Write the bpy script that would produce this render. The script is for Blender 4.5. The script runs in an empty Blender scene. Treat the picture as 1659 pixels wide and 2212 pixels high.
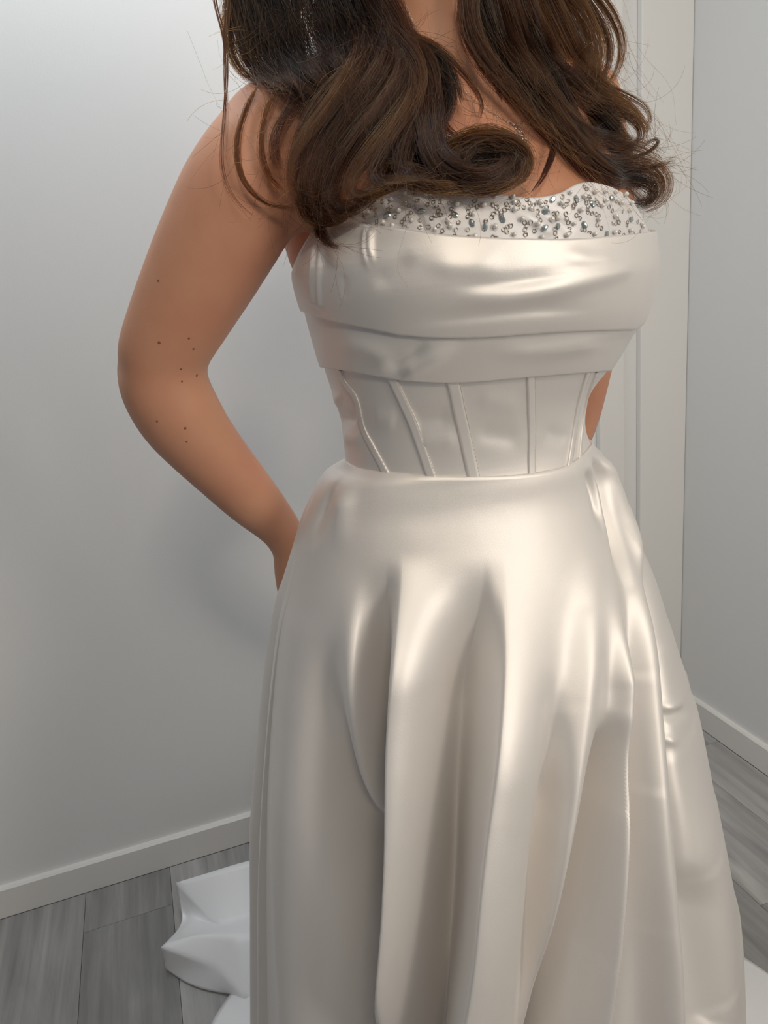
import bpy, bmesh, math, random
import numpy as np
from mathutils import Vector, Matrix

random.seed(7)
RNG = np.random.default_rng(11)
SC = bpy.context.scene
COL = SC.collection
W, H = 1659.0, 2212.0

# ------------------------------------------------------------------ camera
FPX = 1600.0
PITCH, ROLL = math.radians(16.8), math.radians(5.8)
CAM = np.array([0.0, 0.0, 1.22])
_F = np.array([0, math.cos(PITCH), -math.sin(PITCH)])
_D0 = np.array([0, -math.sin(PITCH), -math.cos(PITCH)])
_X0 = np.array([1.0, 0, 0])
_R = math.cos(ROLL) * _X0 + math.sin(ROLL) * _D0
_DN = -math.sin(ROLL) * _X0 + math.cos(ROLL) * _D0
cam_d = bpy.data.cameras.new('camera')
cam_d.sensor_fit = 'HORIZONTAL'
cam_d.sensor_width = 36.0
cam_d.lens = 36.0 * FPX / W
cam_d.clip_start = 0.02
cam = bpy.data.objects.new('camera', cam_d)
COL.objects.link(cam)
m = Matrix.Identity(4)
for i in range(3):
    m[i][0], m[i][1], m[i][2], m[i][3] = _R[i], -_DN[i], -_F[i], CAM[i]
cam.matrix_world = m
SC.camera = cam

# ------------------------------------------------------------------ world, lights, exposure
SC.view_settings.view_transform = 'Standard'
SC.view_settings.look = 'None'
SC.view_settings.gamma = 1.0
SC.view_settings.use_curve_mapping = False
SC.view_settings.exposure = 0.16
SC.cycles.max_bounces = 8
SC.cycles.diffuse_bounces = 4
SC.cycles.glossy_bounces = 4
SC.cycles.transmission_bounces = 6
wd = bpy.data.worlds.new('world')
SC.world = wd
wd.use_nodes = True
wd.node_tree.nodes['Background'].inputs[0].default_value = (0.90, 0.94, 1.0, 1)
wd.node_tree.nodes['Background'].inputs[1].default_value = 0.125


def area_light(name, loc, target, sx, sy, power, col, shape='RECTANGLE', spread=180):
    d = bpy.data.lights.new(name, 'AREA')
    d.shape = shape
    d.size, d.size_y = sx, sy
    d.energy = power
    d.color = col
    d.spread = math.radians(spread)
    o = bpy.data.objects.new(name, d)
    COL.objects.link(o)
    o.location = loc
    o.rotation_euler = (Vector(target) - Vector(loc)).to_track_quat('-Z', 'Y').to_euler()
    return o


# warm ceiling downlight over the camera's shoulder, cool ceiling panel, unseen warm source added at right to model the folds
LAMPS = [(0.22, -0.80)]
area_light('ceiling_downlight_light', (LAMPS[0][0], LAMPS[0][1], 2.36), (0.13, 0.85, 0.9), 0.36, 0.36, 17, (1.0, 0.87, 0.71), 'DISK')
area_light('ceiling_panel_light', (-0.25, 0.95, 2.385), (-0.25, 0.95, 0.0), 0.58, 0.58, 8, (0.82, 0.91, 1.0))
area_light('added_side_light', (1.45, -0.60, 1.60), (0.1, 0.9, 0.8), 0.6, 1.0, 17, (1.0, 0.90, 0.78))


# ------------------------------------------------------------------ geometry helpers
def ray(x, y):
    x = np.asarray(x, float)
    y = np.asarray(y, float)
    return _F + ((x - W / 2) / FPX)[..., None] * _R + ((y - H / 2) / FPX)[..., None] * _DN


def at_y(x, y, Y):
    d = ray(x, y)
    return CAM + d * (np.asarray(Y, float) / d[..., 1])[..., None]


def at_z(x, y, z):
    d = ray(x, y)
    return CAM + d * ((np.asarray(z, float) - CAM[2]) / d[..., 2])[..., None]


def proj(p):
    v = np.asarray(p) - CAM
    dz = v @ _F
    return W / 2 + FPX * (v @ _R) / dz, H / 2 + FPX * (v @ _DN) / dz, dz


def interp(tab, x):
    t = np.array(tab, float)
    return np.interp(x, t[:, 0], t[:, 1])


def smooth_interp(tab, x):
    """monotone-ish cubic (Catmull-Rom/Hermite) through table points"""
    t = np.array(tab, float)
    X, Y = t[:, 0], t[:, 1]
    d = np.diff(Y) / np.diff(X)
    mm = np.zeros(len(X))
    mm[1:-1] = np.where(d[:-1] * d[1:] > 0, 2 * d[:-1] * d[1:] / (d[:-1] + d[1:] + 1e-12), 0)
    mm[0], mm[-1] = d[0], d[-1]
    x = np.clip(np.asarray(x, float), X[0], X[-1])
    k = np.clip(np.searchsorted(X, x) - 1, 0, len(X) - 2)
    h = X[k + 1] - X[k]
    s = (x - X[k]) / h
    return ((2 * s**3 - 3 * s**2 + 1) * Y[k] + (s**3 - 2 * s**2 + s) * h * mm[k]
            + (-2 * s**3 + 3 * s**2) * Y[k + 1] + (s**3 - s**2) * h * mm[k + 1])


def resample(pts, n):
    """Catmull-Rom through pts, n points"""
    p = np.array(pts, float)
    if len(p) == 2:
        return p[0] + (p[1] - p[0]) * np.linspace(0, 1, n)[:, None]
    q = np.vstack([2 * p[0] - p[1], p, 2 * p[-1] - p[-2]])
    t = np.linspace(0, len(p) - 1 - 1e-9, n)
    i = t.astype(int)
    s = (t - i)[:, None]
    a, b, c, d = q[i], q[i + 1], q[i + 2], q[i + 3]
    return 0.5 * (2 * b + (c - a) * s + (2 * a - 5 * b + 4 * c - d) * s**2 + (3 * b - a - 3 * c + d) * s**3)


def grid_faces(nr, nc, closed):
    r = np.arange(nr - 1)[:, None]
    c = np.arange(nc if closed else nc - 1)[None, :]
    c2 = (c + 1) % nc
    f = np.stack([r * nc + c, r * nc + c2, (r + 1) * nc + c2, (r + 1) * nc + c], -1)
    return f.reshape(-1, 4)


def mesh_from(name, verts, faces, mat=None, smooth=True):
    me = bpy.data.meshes.new(name)
    me.from_pydata([tuple(v) for v in np.asarray(verts, float)], [], [tuple(int(i) for i in f) for f in faces])
    me.update()
    if smooth:
        me.polygons.foreach_set('use_smooth', [True] * len(me.polygons))
    if mat:
        me.materials.append(mat)
    return me


def obj(name, me, parent=None, **props):
    o = bpy.data.objects.new(name, me)
    COL.objects.link(o)
    if parent is not None:
        o.parent = parent
    for k, v in props.items():
        o[k] = v
    return o


def empty(name, loc=(0, 0, 0), **props):
    o = bpy.data.objects.new(name, None)
    COL.objects.link(o)
    o.location = loc
    o.empty_display_size = 0.1
    for k, v in props.items():
        o[k] = v
    return o


def box_mesh(name, p0, ex, ey, ez, mat, bev=0.0):
    p0, ex, ey, ez = map(np.asarray, (p0, ex, ey, ez))
    v = [p0, p0 + ex, p0 + ex + ey, p0 + ey, p0 + ez, p0 + ex + ez, p0 + ex + ey + ez, p0 + ey + ez]
    f = [(0, 3, 2, 1), (4, 5, 6, 7), (0, 1, 5, 4), (1, 2, 6, 5), (2, 3, 7, 6), (3, 0, 4, 7)]
    me = mesh_from(name, v, f, mat, False)
    bm = bmesh.new()
    bm.from_mesh(me)
    bmesh.ops.recalc_face_normals(bm, faces=bm.faces)
    if bev:
        bmesh.ops.bevel(bm, geom=bm.edges[:], offset=bev, segments=2, affect='EDGES', profile=0.5)
    bm.to_mesh(me)
    bm.free()
    return me


def tube(path, rad, nseg=12, squash=None):
    """rings swept along path; rad scalar/array; rounded ends. returns verts, faces"""
    p = np.asarray(path, float)
    n = len(p)
    rad = np.broadcast_to(np.asarray(rad, float), (n,))
    tan = np.gradient(p, axis=0)
    tan /= np.linalg.norm(tan, axis=1)[:, None] + 1e-12
    up = np.array([0, -1.0, 0.2])
    vs = []
    u = np.cross(tan[0], up)
    u /= np.linalg.norm(u) + 1e-12
    for i in range(n):
        u = u - tan[i] * (u @ tan[i])
        u /= np.linalg.norm(u) + 1e-12
        w = np.cross(tan[i], u)
        a = np.linspace(0, 2 * np.pi, nseg, endpoint=False)
        s = 1.0 if squash is None else squash
        vs.append(p[i] + rad[i] * (np.cos(a)[:, None] * u + s * np.sin(a)[:, None] * w))
    v = np.vstack(vs)
    f = [tuple(x) for x in grid_faces(n, nseg, True)]
    i0, i1 = len(v), len(v) + 1
    v = np.vstack([v, p[0] - tan[0] * rad[0] * 0.6, p[-1] + tan[-1] * rad[-1] * 0.6])
    for k in range(nseg):
        f.append((i0, (k + 1) % nseg, k))
        b = (n - 1) * nseg
        f.append((i1, b + k, b + (k + 1) % nseg))
    return v, f


class MB:
    def __init__(self):
        self.v, self.f, self.n = [], [], 0

    def add(self, v, f):
        v = np.asarray(v, float)
        self.v.append(v)
        self.f += [tuple(int(i) + self.n for i in q) for q in f]
        self.n += len(v)
        return self

    def mesh(self, name, mat, smooth=True):
        return mesh_from(name, np.vstack(self.v), self.f, mat, smooth)


def ellipsoid(c, r, R=None, nu=24, nv=16):
    u = np.linspace(0, 2 * np.pi, nu, endpoint=False)
    v = np.linspace(0, np.pi, nv + 1)[1:-1]
    P = np.stack([np.outer(np.sin(v), np.cos(u)), np.outer(np.sin(v), np.sin(u)), np.outer(np.cos(v), np.ones(nu))], -1).reshape(-1, 3)
    P = np.vstack([P, [0, 0, 1], [0, 0, -1]]) * np.asarray(r)
    if R is not None:
        P = P @ np.asarray(R).T
    f = [tuple(q[::-1]) for q in grid_faces(nv - 1, nu, True)]
    t, b = (nv - 1) * nu, (nv - 1) * nu + 1
    for k in range(nu):
        f.append((t, k, (k + 1) % nu))
        f.append((b, (nv - 2) * nu + (k + 1) % nu, (nv - 2) * nu + k))
    return P + np.asarray(c), f


# ------------------------------------------------------------------ materials
def mat(name, color, rough=0.5, metal=0.0, spec=0.5):
    mt = bpy.data.materials.new(name)
    mt.use_nodes = True
    b = mt.node_tree.nodes['Principled BSDF']
    b.inputs['Base Color'].default_value = (*color, 1)
    b.inputs['Roughness'].default_value = rough
    b.inputs['Metallic'].default_value = metal
    b.inputs['Specular IOR Level'].default_value = spec
    return mt


def nd(mt, typ, **kw):
    n = mt.node_tree.nodes.new(typ)
    for k, v in kw.items():
        if hasattr(n, k):
            setattr(n, k, v)
        else:
            n.inputs[k].default_value = v
    return n


def lk(mt, a, ao, b, bi):
    mt.node_tree.links.new(a.outputs[ao], b.inputs[bi])


def pb(mt):
    return mt.node_tree.nodes['Principled BSDF']


def add_bump(mt, scale, strength, dist, detail=3.0, coord='Object'):
    tc = nd(mt, 'ShaderNodeTexCoord')
    nz = nd(mt, 'ShaderNodeTexNoise', Scale=scale, Detail=detail)
    bp = nd(mt, 'ShaderNodeBump', Strength=strength, Distance=dist)
    lk(mt, tc, coord, nz, 'Vector')
    lk(mt, nz, 'Fac', bp, 'Height')
    lk(mt, bp, 'Normal', pb(mt), 'Normal')
    return nz


M_WALL = mat('wall_paint', (0.82, 0.825, 0.82), 0.62, 0, 0.3)
add_bump(M_WALL, 320, 0.06, 0.002)
M_TRIM = mat('trim_paint', (0.82, 0.81, 0.785), 0.4)
M_CEIL = mat('ceiling_paint', (0.85, 0.85, 0.83), 0.8)


def plank_material():
    mt = mat('grey_wood_vinyl', (0.3, 0.3, 0.3), 0.42, 0, 0.4)
    tc = nd(mt, 'ShaderNodeTexCoord')
    oi = nd(mt, 'ShaderNodeObjectInfo')
    off = nd(mt, 'ShaderNodeVectorMath', operation='SCALE')
    cmb = nd(mt, 'ShaderNodeCombineXYZ', X=3.1, Y=7.7, Z=1.3)
    lk(mt, cmb, 0, off, 0)
    lk(mt, oi, 'Random', off, 'Scale')
    add = nd(mt, 'ShaderNodeVectorMath', operation='ADD')
    lk(mt, tc, 'Object', add, 0)
    lk(mt, off, 0, add, 1)
    mp = nd(mt, 'ShaderNodeMapping')
    mp.inputs['Scale'].default_value = (46, 2.2, 1)
    lk(mt, add, 0, mp, 'Vector')
    n1 = nd(mt, 'ShaderNodeTexNoise', Scale=1.0, Detail=6.0, Roughness=0.62, Distortion=0.6)
    lk(mt, mp, 'Vector', n1, 'Vector')
    mp2 = nd(mt, 'ShaderNodeMapping')
    mp2.inputs['Scale'].default_value = (11, 2.6, 1)
    lk(mt, add, 0, mp2, 'Vector')
    n2 = nd(mt, 'ShaderNodeTexNoise', Scale=1.0, Detail=3.0, Roughness=0.5, Distortion=0.9)
    lk(mt, mp2, 'Vector', n2, 'Vector')
    n3 = nd(mt, 'ShaderNodeMix', data_type='FLOAT')
    n3.inputs[0].default_value = 0.5
    lk(mt, n1, 'Fac', n3, 2)
    lk(mt, n2, 'Fac', n3, 3)
    cr = nd(mt, 'ShaderNodeValToRGB')
    e = cr.color_ramp.elements
    e[0].position, e[0].color = 0.26, (0.11, 0.109, 0.112, 1)
    e[1].position, e[1].color = 0.74, (0.31, 0.306, 0.30, 1)
    e2 = cr.color_ramp.elements.new(0.5)
    e2.color = (0.205, 0.202, 0.20, 1)
    lk(mt, n3, 0, cr, 'Fac')
    hs = nd(mt, 'ShaderNodeHueSaturation')
    mr = nd(mt, 'ShaderNodeMapRange')
    mr.inputs[3].default_value, mr.inputs[4].default_value = 1.25, 1.9
    lk(mt, oi, 'Random', mr, 0)
    lk(mt, mr, 0, hs, 'Value')
    lk(mt, cr, 'Color', hs, 'Color')
    lk(mt, hs, 'Color', pb(mt), 'Base Color')
    bp = nd(mt, 'ShaderNodeBump', Strength=0.25, Distance=0.002)
    lk(mt, n1, 'Fac', bp, 'Height')
    lk(mt, bp, 'Normal', pb(mt), 'Normal')
    return mt


M_PLANK = plank_material()
M_GROUT = mat('plank_joint_dark', (0.13, 0.13, 0.13), 0.8)


def satin_material(name, col, rough, metal, weave=0.10):
    mt = mat(name, col, rough, metal, 0.5)
    pb(mt).inputs['Sheen Weight'].default_value = 0.12
    pb(mt).inputs['Sheen Roughness'].default_value = 0.4
    tc = nd(mt, 'ShaderNodeTexCoord')
    n1 = nd(mt, 'ShaderNodeTexNoise', Scale=14.0, Detail=2.0)
    n2 = nd(mt, 'ShaderNodeTexNoise', Scale=900.0, Detail=1.0)
    lk(mt, tc, 'Object', n1, 'Vector')
    lk(mt, tc, 'Object', n2, 'Vector')
    b1 = nd(mt, 'ShaderNodeBump', Strength=0.10, Distance=0.01)
    b2 = nd(mt, 'ShaderNodeBump', Strength=weave, Distance=0.0006)
    lk(mt, n1, 'Fac', b1, 'Height')
    lk(mt, n2, 'Fac', b2, 'Height')
    lk(mt, b1, 'Normal', b2, 'Normal')
    lk(mt, b2, 'Normal', pb(mt), 'Normal')
    return mt


M_SATIN = satin_material('ivory_satin', (0.86, 0.832, 0.805), 0.49, 0.45)
M_TULLE = satin_material('white_lining_satin', (0.80, 0.79, 0.80), 0.45, 0.15)
M_TRAIN = satin_material('satin_painted_cool_light', (0.88, 0.89, 0.91), 0.45, 0.10)  # dress satin again, lightened and cooled: the panel's light put into the colour

M_SKIN = mat('skin', (0.56, 0.31, 0.20), 0.48, 0, 0.4)


def skin_nodes():
    mt = M_SKIN
    b = pb(mt)
    b.inputs['Subsurface Weight'].default_value = 0.12
    b.inputs['Subsurface Radius'].default_value = (1.0, 0.35, 0.2)
    b.inputs['Subsurface Scale'].default_value = 0.006
    tc = nd(mt, 'ShaderNodeTexCoord')
    n1 = nd(mt, 'ShaderNodeTexNoise', Scale=11.0, Detail=3.0)
    lk(mt, tc, 'Object', n1, 'Vector')
    cr = nd(mt, 'ShaderNodeValToRGB')
    cr.color_ramp.elements[0].position, cr.color_ramp.elements[0].color = 0.32, (0.59, 0.275, 0.175, 1)
    cr.color_ramp.elements[1].position, cr.color_ramp.elements[1].color = 0.68, (0.64, 0.335, 0.21, 1)
    lk(mt, n1, 'Fac', cr, 'Fac')
    lk(mt, cr, 'Color', b, 'Base Color')
    n2 = nd(mt, 'ShaderNodeTexNoise', Scale=420.0, Detail=2.0)
    lk(mt, tc, 'Object', n2, 'Vector')
    bp = nd(mt, 'ShaderNodeBump', Strength=0.10, Distance=0.0008)
    lk(mt, n2, 'Fac', bp, 'Height')
    lk(mt, bp, 'Normal', b, 'Normal')


skin_nodes()
M_MOLE = mat('mole_brown', (0.24, 0.11, 0.07), 0.6)
M_PEARL = mat('pearl', (0.86, 0.84, 0.80), 0.16, 0.15, 0.9)
pb(M_PEARL).inputs['Coat Weight'].default_value = 0.6
M_SEQUIN = mat('silver_sequin', (0.48, 0.44, 0.40), 0.25, 1.0)
M_CRYSTAL = mat('grey_crystal', (0.50, 0.57, 0.59), 0.08, 0.75, 0.9)
M_SILVER = mat('silver_chain', (0.75, 0.70, 0.66), 0.18, 1.0)
M_STITCH = mat('stitch_thread', (0.66, 0.60, 0.52), 0.6)

# ------------------------------------------------------------------ room shell
CORNER = at_z(1461, 1526, 0.0)
LW = at_z(270, 1893, 0.0)
E1 = CORNER - LW
E1 = E1 / np.linalg.norm(E1)                        # along the wall at the camera's left, towards the corner
E2 = np.array([E1[1], -E1[0], 0.0])                 # along the other wall, towards the camera
E2 = E2 if E2[1] < 0 else -E2
UP = np.array([0, 0, 1.0])
CEIL = 2.42
N1, N2 = E2, -E1                                    # into the room
o = obj('wall_left', box_mesh('wall_left', CORNER - E1 * 3.2, E1 * 3.3, -N1 * 0.1, UP * CEIL, M_WALL), kind='structure',
        label='pale grey painted wall behind the bent arm')
o = obj('wall_right', box_mesh('wall_right', CORNER, E2 * 2.7, -N2 * 0.1, UP * CEIL, M_WALL), kind='structure',
        label='pale grey painted wall beside the skirt')
o = obj('ceiling', box_mesh('ceiling', CORNER + UP * CEIL - E1 * 3.2, E1 * 3.3, E2 * 2.7, UP * 0.05, M_CEIL), kind='structure',
        label='white painted ceiling above the fitting room')


def baseboard(name, p0, along, length, nrm, label):
    hgt, th = 0.072, 0.014
    prof = [(0, 0), (th, 0), (th, hgt - 0.004), (th - 0.004, hgt), (0, hgt)]
    v = []
    for s in (0, length):
        for a, z in prof:
            v.append(p0 + along * s + nrm * a + UP * z)
    n = len(prof)
    f = [(i, (i + 1) % n, n + (i + 1) % n, n + i) for i in range(n)] + [tuple(range(n)), tuple(range(2 * n - 1, n - 1, -1))]
    me = mesh_from(name, v, f, M_TRIM, False)
    bm = bmesh.new(); bm.from_mesh(me); bmesh.ops.recalc_face_normals(bm, faces=bm.faces); bm.to_mesh(me); bm.free()
    return obj(name, me, kind='structure', label=label)


baseboard('baseboard_left', CORNER - E1 * 3.2, E1, 3.2, N1, 'white painted baseboard under the bent arm side wall')
baseboard('baseboard_right', CORNER, E2, 2.7, N2, 'white painted baseboard beside the skirt side wall')


# vertical casing boards on the wall next to the corner
def wall_s(x, y):
    """distance from corner along wall_left of the pixel's ray hit"""
    d = ray(x, y)
    t = ((CORNER - CAM) @ N1) / (d @ N1)
    return ((CAM + d * t) - CORNER) @ -E1


s_a, s_b = wall_s(1375, 700), wall_s(1340, 900)
o = obj('trim_1', box_mesh('trim_1', CORNER - E1 * s_a + UP * 0.072, E1 * (s_a - 0.001), N1 * 0.016, UP * (CEIL - 0.074), M_TRIM, 0.003),
        kind='structure', label='wide white vertical casing board in the room corner')
o = obj('trim_2', box_mesh('trim_2', CORNER - E1 * (s_b + 0.07) + UP * 0.072, E1 * 0.07, N1 * 0.018, UP * (CEIL - 0.074), M_TRIM, 0.003),
        kind='structure', label='narrow white vertical casing board behind the waist')

# ceiling lamp housings that carry the warm light
for (lx, ly), lab in zip(LAMPS, ('round white ceiling downlight over the camera',)):
    lamp = empty('ceiling_downlight', (lx, ly, 2.36), label=lab, category='lamp')
    ring_pts = [(0.195 * math.cos(a), 0.195 * math.sin(a), 0.03) for a in np.linspace(0, 2 * math.pi, 33)]
    v, f = tube(ring_pts, 0.012, 10)
    obj('lamp_rim', mesh_from('lamp_rim', v, f, M_TRIM), lamp)
    v, f = tube([(0, 0, 0.056), (0, 0, 0.045)], 0.188, 32)
    obj('lamp_housing', mesh_from('lamp_housing', v, f, M_TRIM), lamp)

panel = empty('ceiling_panel', (-0.25, 0.95, 2.40), label='square white ceiling light panel above the dress', category='lamp')
for k in range(4):
    c_, s_ = math.cos(k * math.pi / 2), math.sin(k * math.pi / 2)
    me = box_mesh('panel_frame', (-0.31, 0.295, -0.02), (0.62, 0, 0), (0, 0.02, 0), (0, 0, 0.038), M_TRIM, 0.002)
    me.transform(Matrix(((c_, -s_, 0, 0), (s_, c_, 0, 0), (0, 0, 1, 0), (0, 0, 0, 1))))
    obj('panel_frame', me, panel)

# floor and planks
floor = obj('floor', box_mesh('floor', CORNER - E1 * 3.2 - UP * 0.03, E1 * 3.3, E2 * 2.7, UP * 0.026, M_GROUT), kind='structure',
            label='grey wood plank floor of the fitting room')
PWID, PLEN = 0.182, 1.22
seam = at_z(176, 2080, 0.0) - CORNER
s0 = -(seam @ E1) % PWID
joint = at_z(280, 1983, 0.0) - CORNER
j_row = int(math.floor((-(joint @ E1) - s0) / PWID))
rot = math.atan2(-E1[1], -E1[0])
pl_me = {}
basem = np.array([[-E1[0], E2[0], 0], [-E1[1], E2[1], 0], [0, 0, 1]])


def plank(a0, a1, b0, b1):
    """a = distance from corner along -E1, b = along E2"""
    g = 0.0004
    la, lb = round(a1 - a0 - 2 * g, 4), round(b1 - b0 - 2 * g, 4)
    if la < 0.01 or lb < 0.01:
        return
    if (la, lb) not in pl_me:
        pl_me[(la, lb)] = box_mesh('plank', (0, 0, -0.004), (la, 0, 0), (0, lb, 0), (0, 0, 0.004), M_PLANK, 0.0006)
    o = obj('plank', pl_me[(la, lb)], floor)
    p = CORNER - E1 * (a0 + g) + E2 * (b0 + g)
    mw = Matrix.Identity(4)
    for i in range(3):
        for j in range(3):
            mw[i][j] = basem[i][j]
        mw[i][3] = p[i]
    o.matrix_world = mw


jb = joint @ E2
for row in range(-1, 17):
    a0 = max(0.015, s0 + row * PWID)
    a1 = min(3.1, s0 + (row + 1) * PWID)
    if a1 <= a0:
        continue
    if row == j_row:
        start = jb
    else:
        start = jb + PLEN * (((row - j_row) * 0.37) % 1.0)
    while start > 0.015:
        start -= PLEN
    while start < 2.6:
        b0, b1 = max(0.015, start), min(2.6, start + PLEN)
        plank(a0, a1, b0, b1)
        start += PLEN

# ------------------------------------------------------------------ torso surface shared by dress and body
YAW = math.radians(14)
LAT = np.array([math.cos(YAW), math.sin(YAW), 0])     # towards the camera's right
FWD = np.array([math.sin(YAW), -math.cos(YAW), 0])    # the way she faces
YB = 0.84


class RingSurf:
    """closed rings at heights zs fitted so that their outline meets xl(y), xr(y) in the picture"""

    def __init__(self, zs, cy, bf, bb, xl, xr, expo, cx0=0.12, a0=0.17, iters=14):
        self.zs = np.asarray(zs, float)
        n = len(self.zs)
        self.cy = np.broadcast_to(cy, (n,)).astype(float)
        self.bf, self.bb = np.asarray(bf, float), np.asarray(bb, float)
        self.expo = np.broadcast_to(expo, (n,)).astype(float)
        self.cx, self.a = np.full(n, cx0), np.full(n, a0)
        th = np.linspace(0, 2 * np.pi, 120, endpoint=False)
        for _ in range(iters):
            P = self.rings(th)
            px, py, dz = proj(P)
            i0, i1 = px.argmin(1), px.argmax(1)
            r = np.arange(n)
            dl = (smooth_interp(xl, py[r, i0]) - px[r, i0]) * dz[r, i0] / FPX
            dr = (smooth_interp(xr, py[r, i1]) - px[r, i1]) * dz[r, i1] / FPX
            self.cx += (dl + dr) / 2 * 0.9
            self.a += (dr - dl) / 2 * 0.9
            self.a = np.clip(self.a, 0.05, 0.6)

    def rings(self, th, rows=None):
        th = np.asarray(th)[None, :]
        c, s = np.cos(th), np.sin(th)
        k = (2.0 / self.expo)[:, None]
        ca = np.sign(c) * np.abs(c) ** k
        sa = np.sign(s) * np.abs(s) ** k
        b = np.where(s > 0, self.bf[:, None], self.bb[:, None])
        C = np.stack([self.cx, self.cy, self.zs], -1)[:, None, :]
        return C + (self.a[:, None] * ca)[..., None] * LAT + (b * sa)[..., None] * FWD

    def at(self, th, z, off=0.0):
        """points for arrays th,z (same shape), pushed outwards by off"""
        th, z = np.broadcast_arrays(np.asarray(th, float), np.asarray(z, float))
        g = lambda arr: np.interp(z, self.zs, arr)
        c, s = np.cos(th), np.sin(th)
        k = 2.0 / g(self.expo)
        ca = np.sign(c) * np.abs(c) ** k
        sa = np.sign(s) * np.abs(s) ** k
        b = np.where(s > 0, g(self.bf), g(self.bb))
        a = g(self.a)
        C = np.stack([g(self.cx), g(self.cy), z], -1)
        P = C + (a * ca)[..., None] * LAT + (b * sa)[..., None] * FWD
        nr = (c / np.maximum(a, .01))[..., None] * LAT + (s / np.maximum(b, .01))[..., None] * FWD
        nr /= np.linalg.norm(nr, axis=-1)[..., None]
        return P + nr * np.asarray(off, float)[..., None] if np.ndim(off) else P + nr * off, nr

    def lookup(self, pts, zlo, zhi, dense=500):
        """(theta,z) on the front surface seen at picture points"""
        th = np.linspace(-0.25, np.pi + 0.25, dense)
        z = np.linspace(zlo, zhi, dense)
        T, Z = np.meshgrid(th, z)
        P, nr = self.at(T, Z)
        px, py, _ = proj(P)
        face = ((CAM - P) * nr).sum(-1) > -0.002
        out = []
        for (x, y) in pts:
            d = (px - x) ** 2 + (py - y) ** 2 + np.where(face, 0, 1e6)
            i = d.argmin()
            out.append((T.flat[i], Z.flat[i]))
        return np.array(out)


TOR_L = [(300, 760), (400, 740), (460, 712), (513, 684), (555, 664), (592, 653), (630, 658), (667, 666), (730, 684), (790, 699), (855, 720), (914, 738), (973, 744), (1000, 747), (1060, 738)]
TOR_R = [(250, 1360), (400, 1378), (440, 1388), (480, 1397), (503, 1401), (568, 1401), (610, 1394), (657, 1386), (696, 1376), (726, 1355), (800, 1312), (830, 1288), (855, 1273), (890, 1265), (914, 1264), (940, 1268), (960, 1276), (1030, 1300)]
tz = np.array([0.96, 1.00, 1.03, 1.06, 1.10, 1.14, 1.18, 1.22, 1.26, 1.30, 1.34])
TORSO = RingSurf(np.linspace(0.96, 1.34, 60), YB,
                 smooth_interp(list(zip(tz, [.112, .104, .100, .103, .113, .130, .148, .158, .156, .145, .122])), np.linspace(0.96, 1.34, 60)),
                 smooth_interp(list(zip(tz, [.10, .092, .088, .088, .09, .095, .10, .105, .105, .10, .095])), np.linspace(0.96, 1.34, 60)),
                 TOR_L, TOR_R, 2.25)


def dist_polyline(px, py, pts, n=48):
    """signed distance (positive to the right of travel direction) and parameter 0..1 along a smoothed picture polyline"""
    q = resample(pts, n)
    best = np.full(px.shape, 1e18)
    sgn = np.zeros(px.shape)
    par = np.zeros(px.shape)
    for i in range(n - 1):
        a, b = q[i], q[i + 1]
        d = b - a
        L2 = d @ d + 1e-9
        tt = ((px - a[0]) * d[0] + (py - a[1]) * d[1]) / L2
        tc = np.clip(tt, 0, 1)
        ex, ey = px - a[0] - tc * d[0], py - a[1] - tc * d[1]
        D = ex * ex + ey * ey
        m_ = D < best
        best = np.where(m_, D, best)
        sgn = np.where(m_, np.sign(d[0] * ey - d[1] * ex), sgn)
        par = np.where(m_, (i + tc) / (n - 1), par)
    return np.sqrt(best) * sgn, par


def crease_field(px, py, creases):
    """sum of hand-placed fold profiles. each: (pts, amp, wl, wr, taper_in, taper_out, kind)"""
    out = np.zeros(px.shape)
    for c in creases:
        pts, amp, wl, wr, ti, to = c[:6]
        kind = c[6] if len(c) > 6 else 'g'
        if pts[-1][1] >= 2250:
            e0, e1 = np.array(pts[-2], float), np.array(pts[-1], float)
            pts = list(pts) + [tuple(e1 + (e1 - e0) / np.linalg.norm(e1 - e0) * 500)]
        s, t = dist_polyline(px, py, pts)
        # for downward travel in the picture the sign is + on the picture's left
        s = -s
        w = np.where(s < 0, wl, wr)
        env = np.ones_like(t)
        if ti > 0:
            env = env * np.clip(t / ti, 0, 1) ** 2 * (3 - 2 * np.clip(t / ti, 0, 1))
        if to > 0:
            q = np.clip((1 - t) / to, 0, 1)
            env = env * q * q * (3 - 2 * q)
        if kind == 'g':
            prof = np.exp(-(s / w) ** 2)
        elif kind == 'r':            # rounder ridge with a crest
            prof = 1 / (1 + (s / w) ** 2) ** 1.5
        elif kind == 's':            # step: proud on the right-hand side, decays
            prof = (0.5 + 0.5 * np.tanh(s / wl)) * np.exp(-np.clip(s, 0, None) / wr)
        out += amp * env * prof
    return out


def edge_theta(pts, zlo, zhi):
    """picture polyline -> function z(theta) round the whole body"""
    tab = TORSO.lookup(resample(pts, 60), zlo, zhi)
    tab = tab[np.argsort(tab[:, 0])]
    th, z = tab[:, 0], tab[:, 1]
    # smooth
    keep = np.concatenate([[True], np.diff(th) > 1e-3])
    th, z = th[keep], z[keep]

    def fn(t):
        t = (np.asarray(t) + np.pi / 2) % (2 * np.pi) - np.pi / 2     # -pi/2 .. 3pi/2
        front = np.interp(t, th, z)
        back_t = np.where(t < th[0], t + 2 * np.pi, t)
        zz = np.interp(back_t, [th[-1], th[0] + 2 * np.pi], [z[-1], z[0]])
        return np.where((t >= th[0]) & (t <= th[-1]), front, zz)
    return fn


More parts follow.
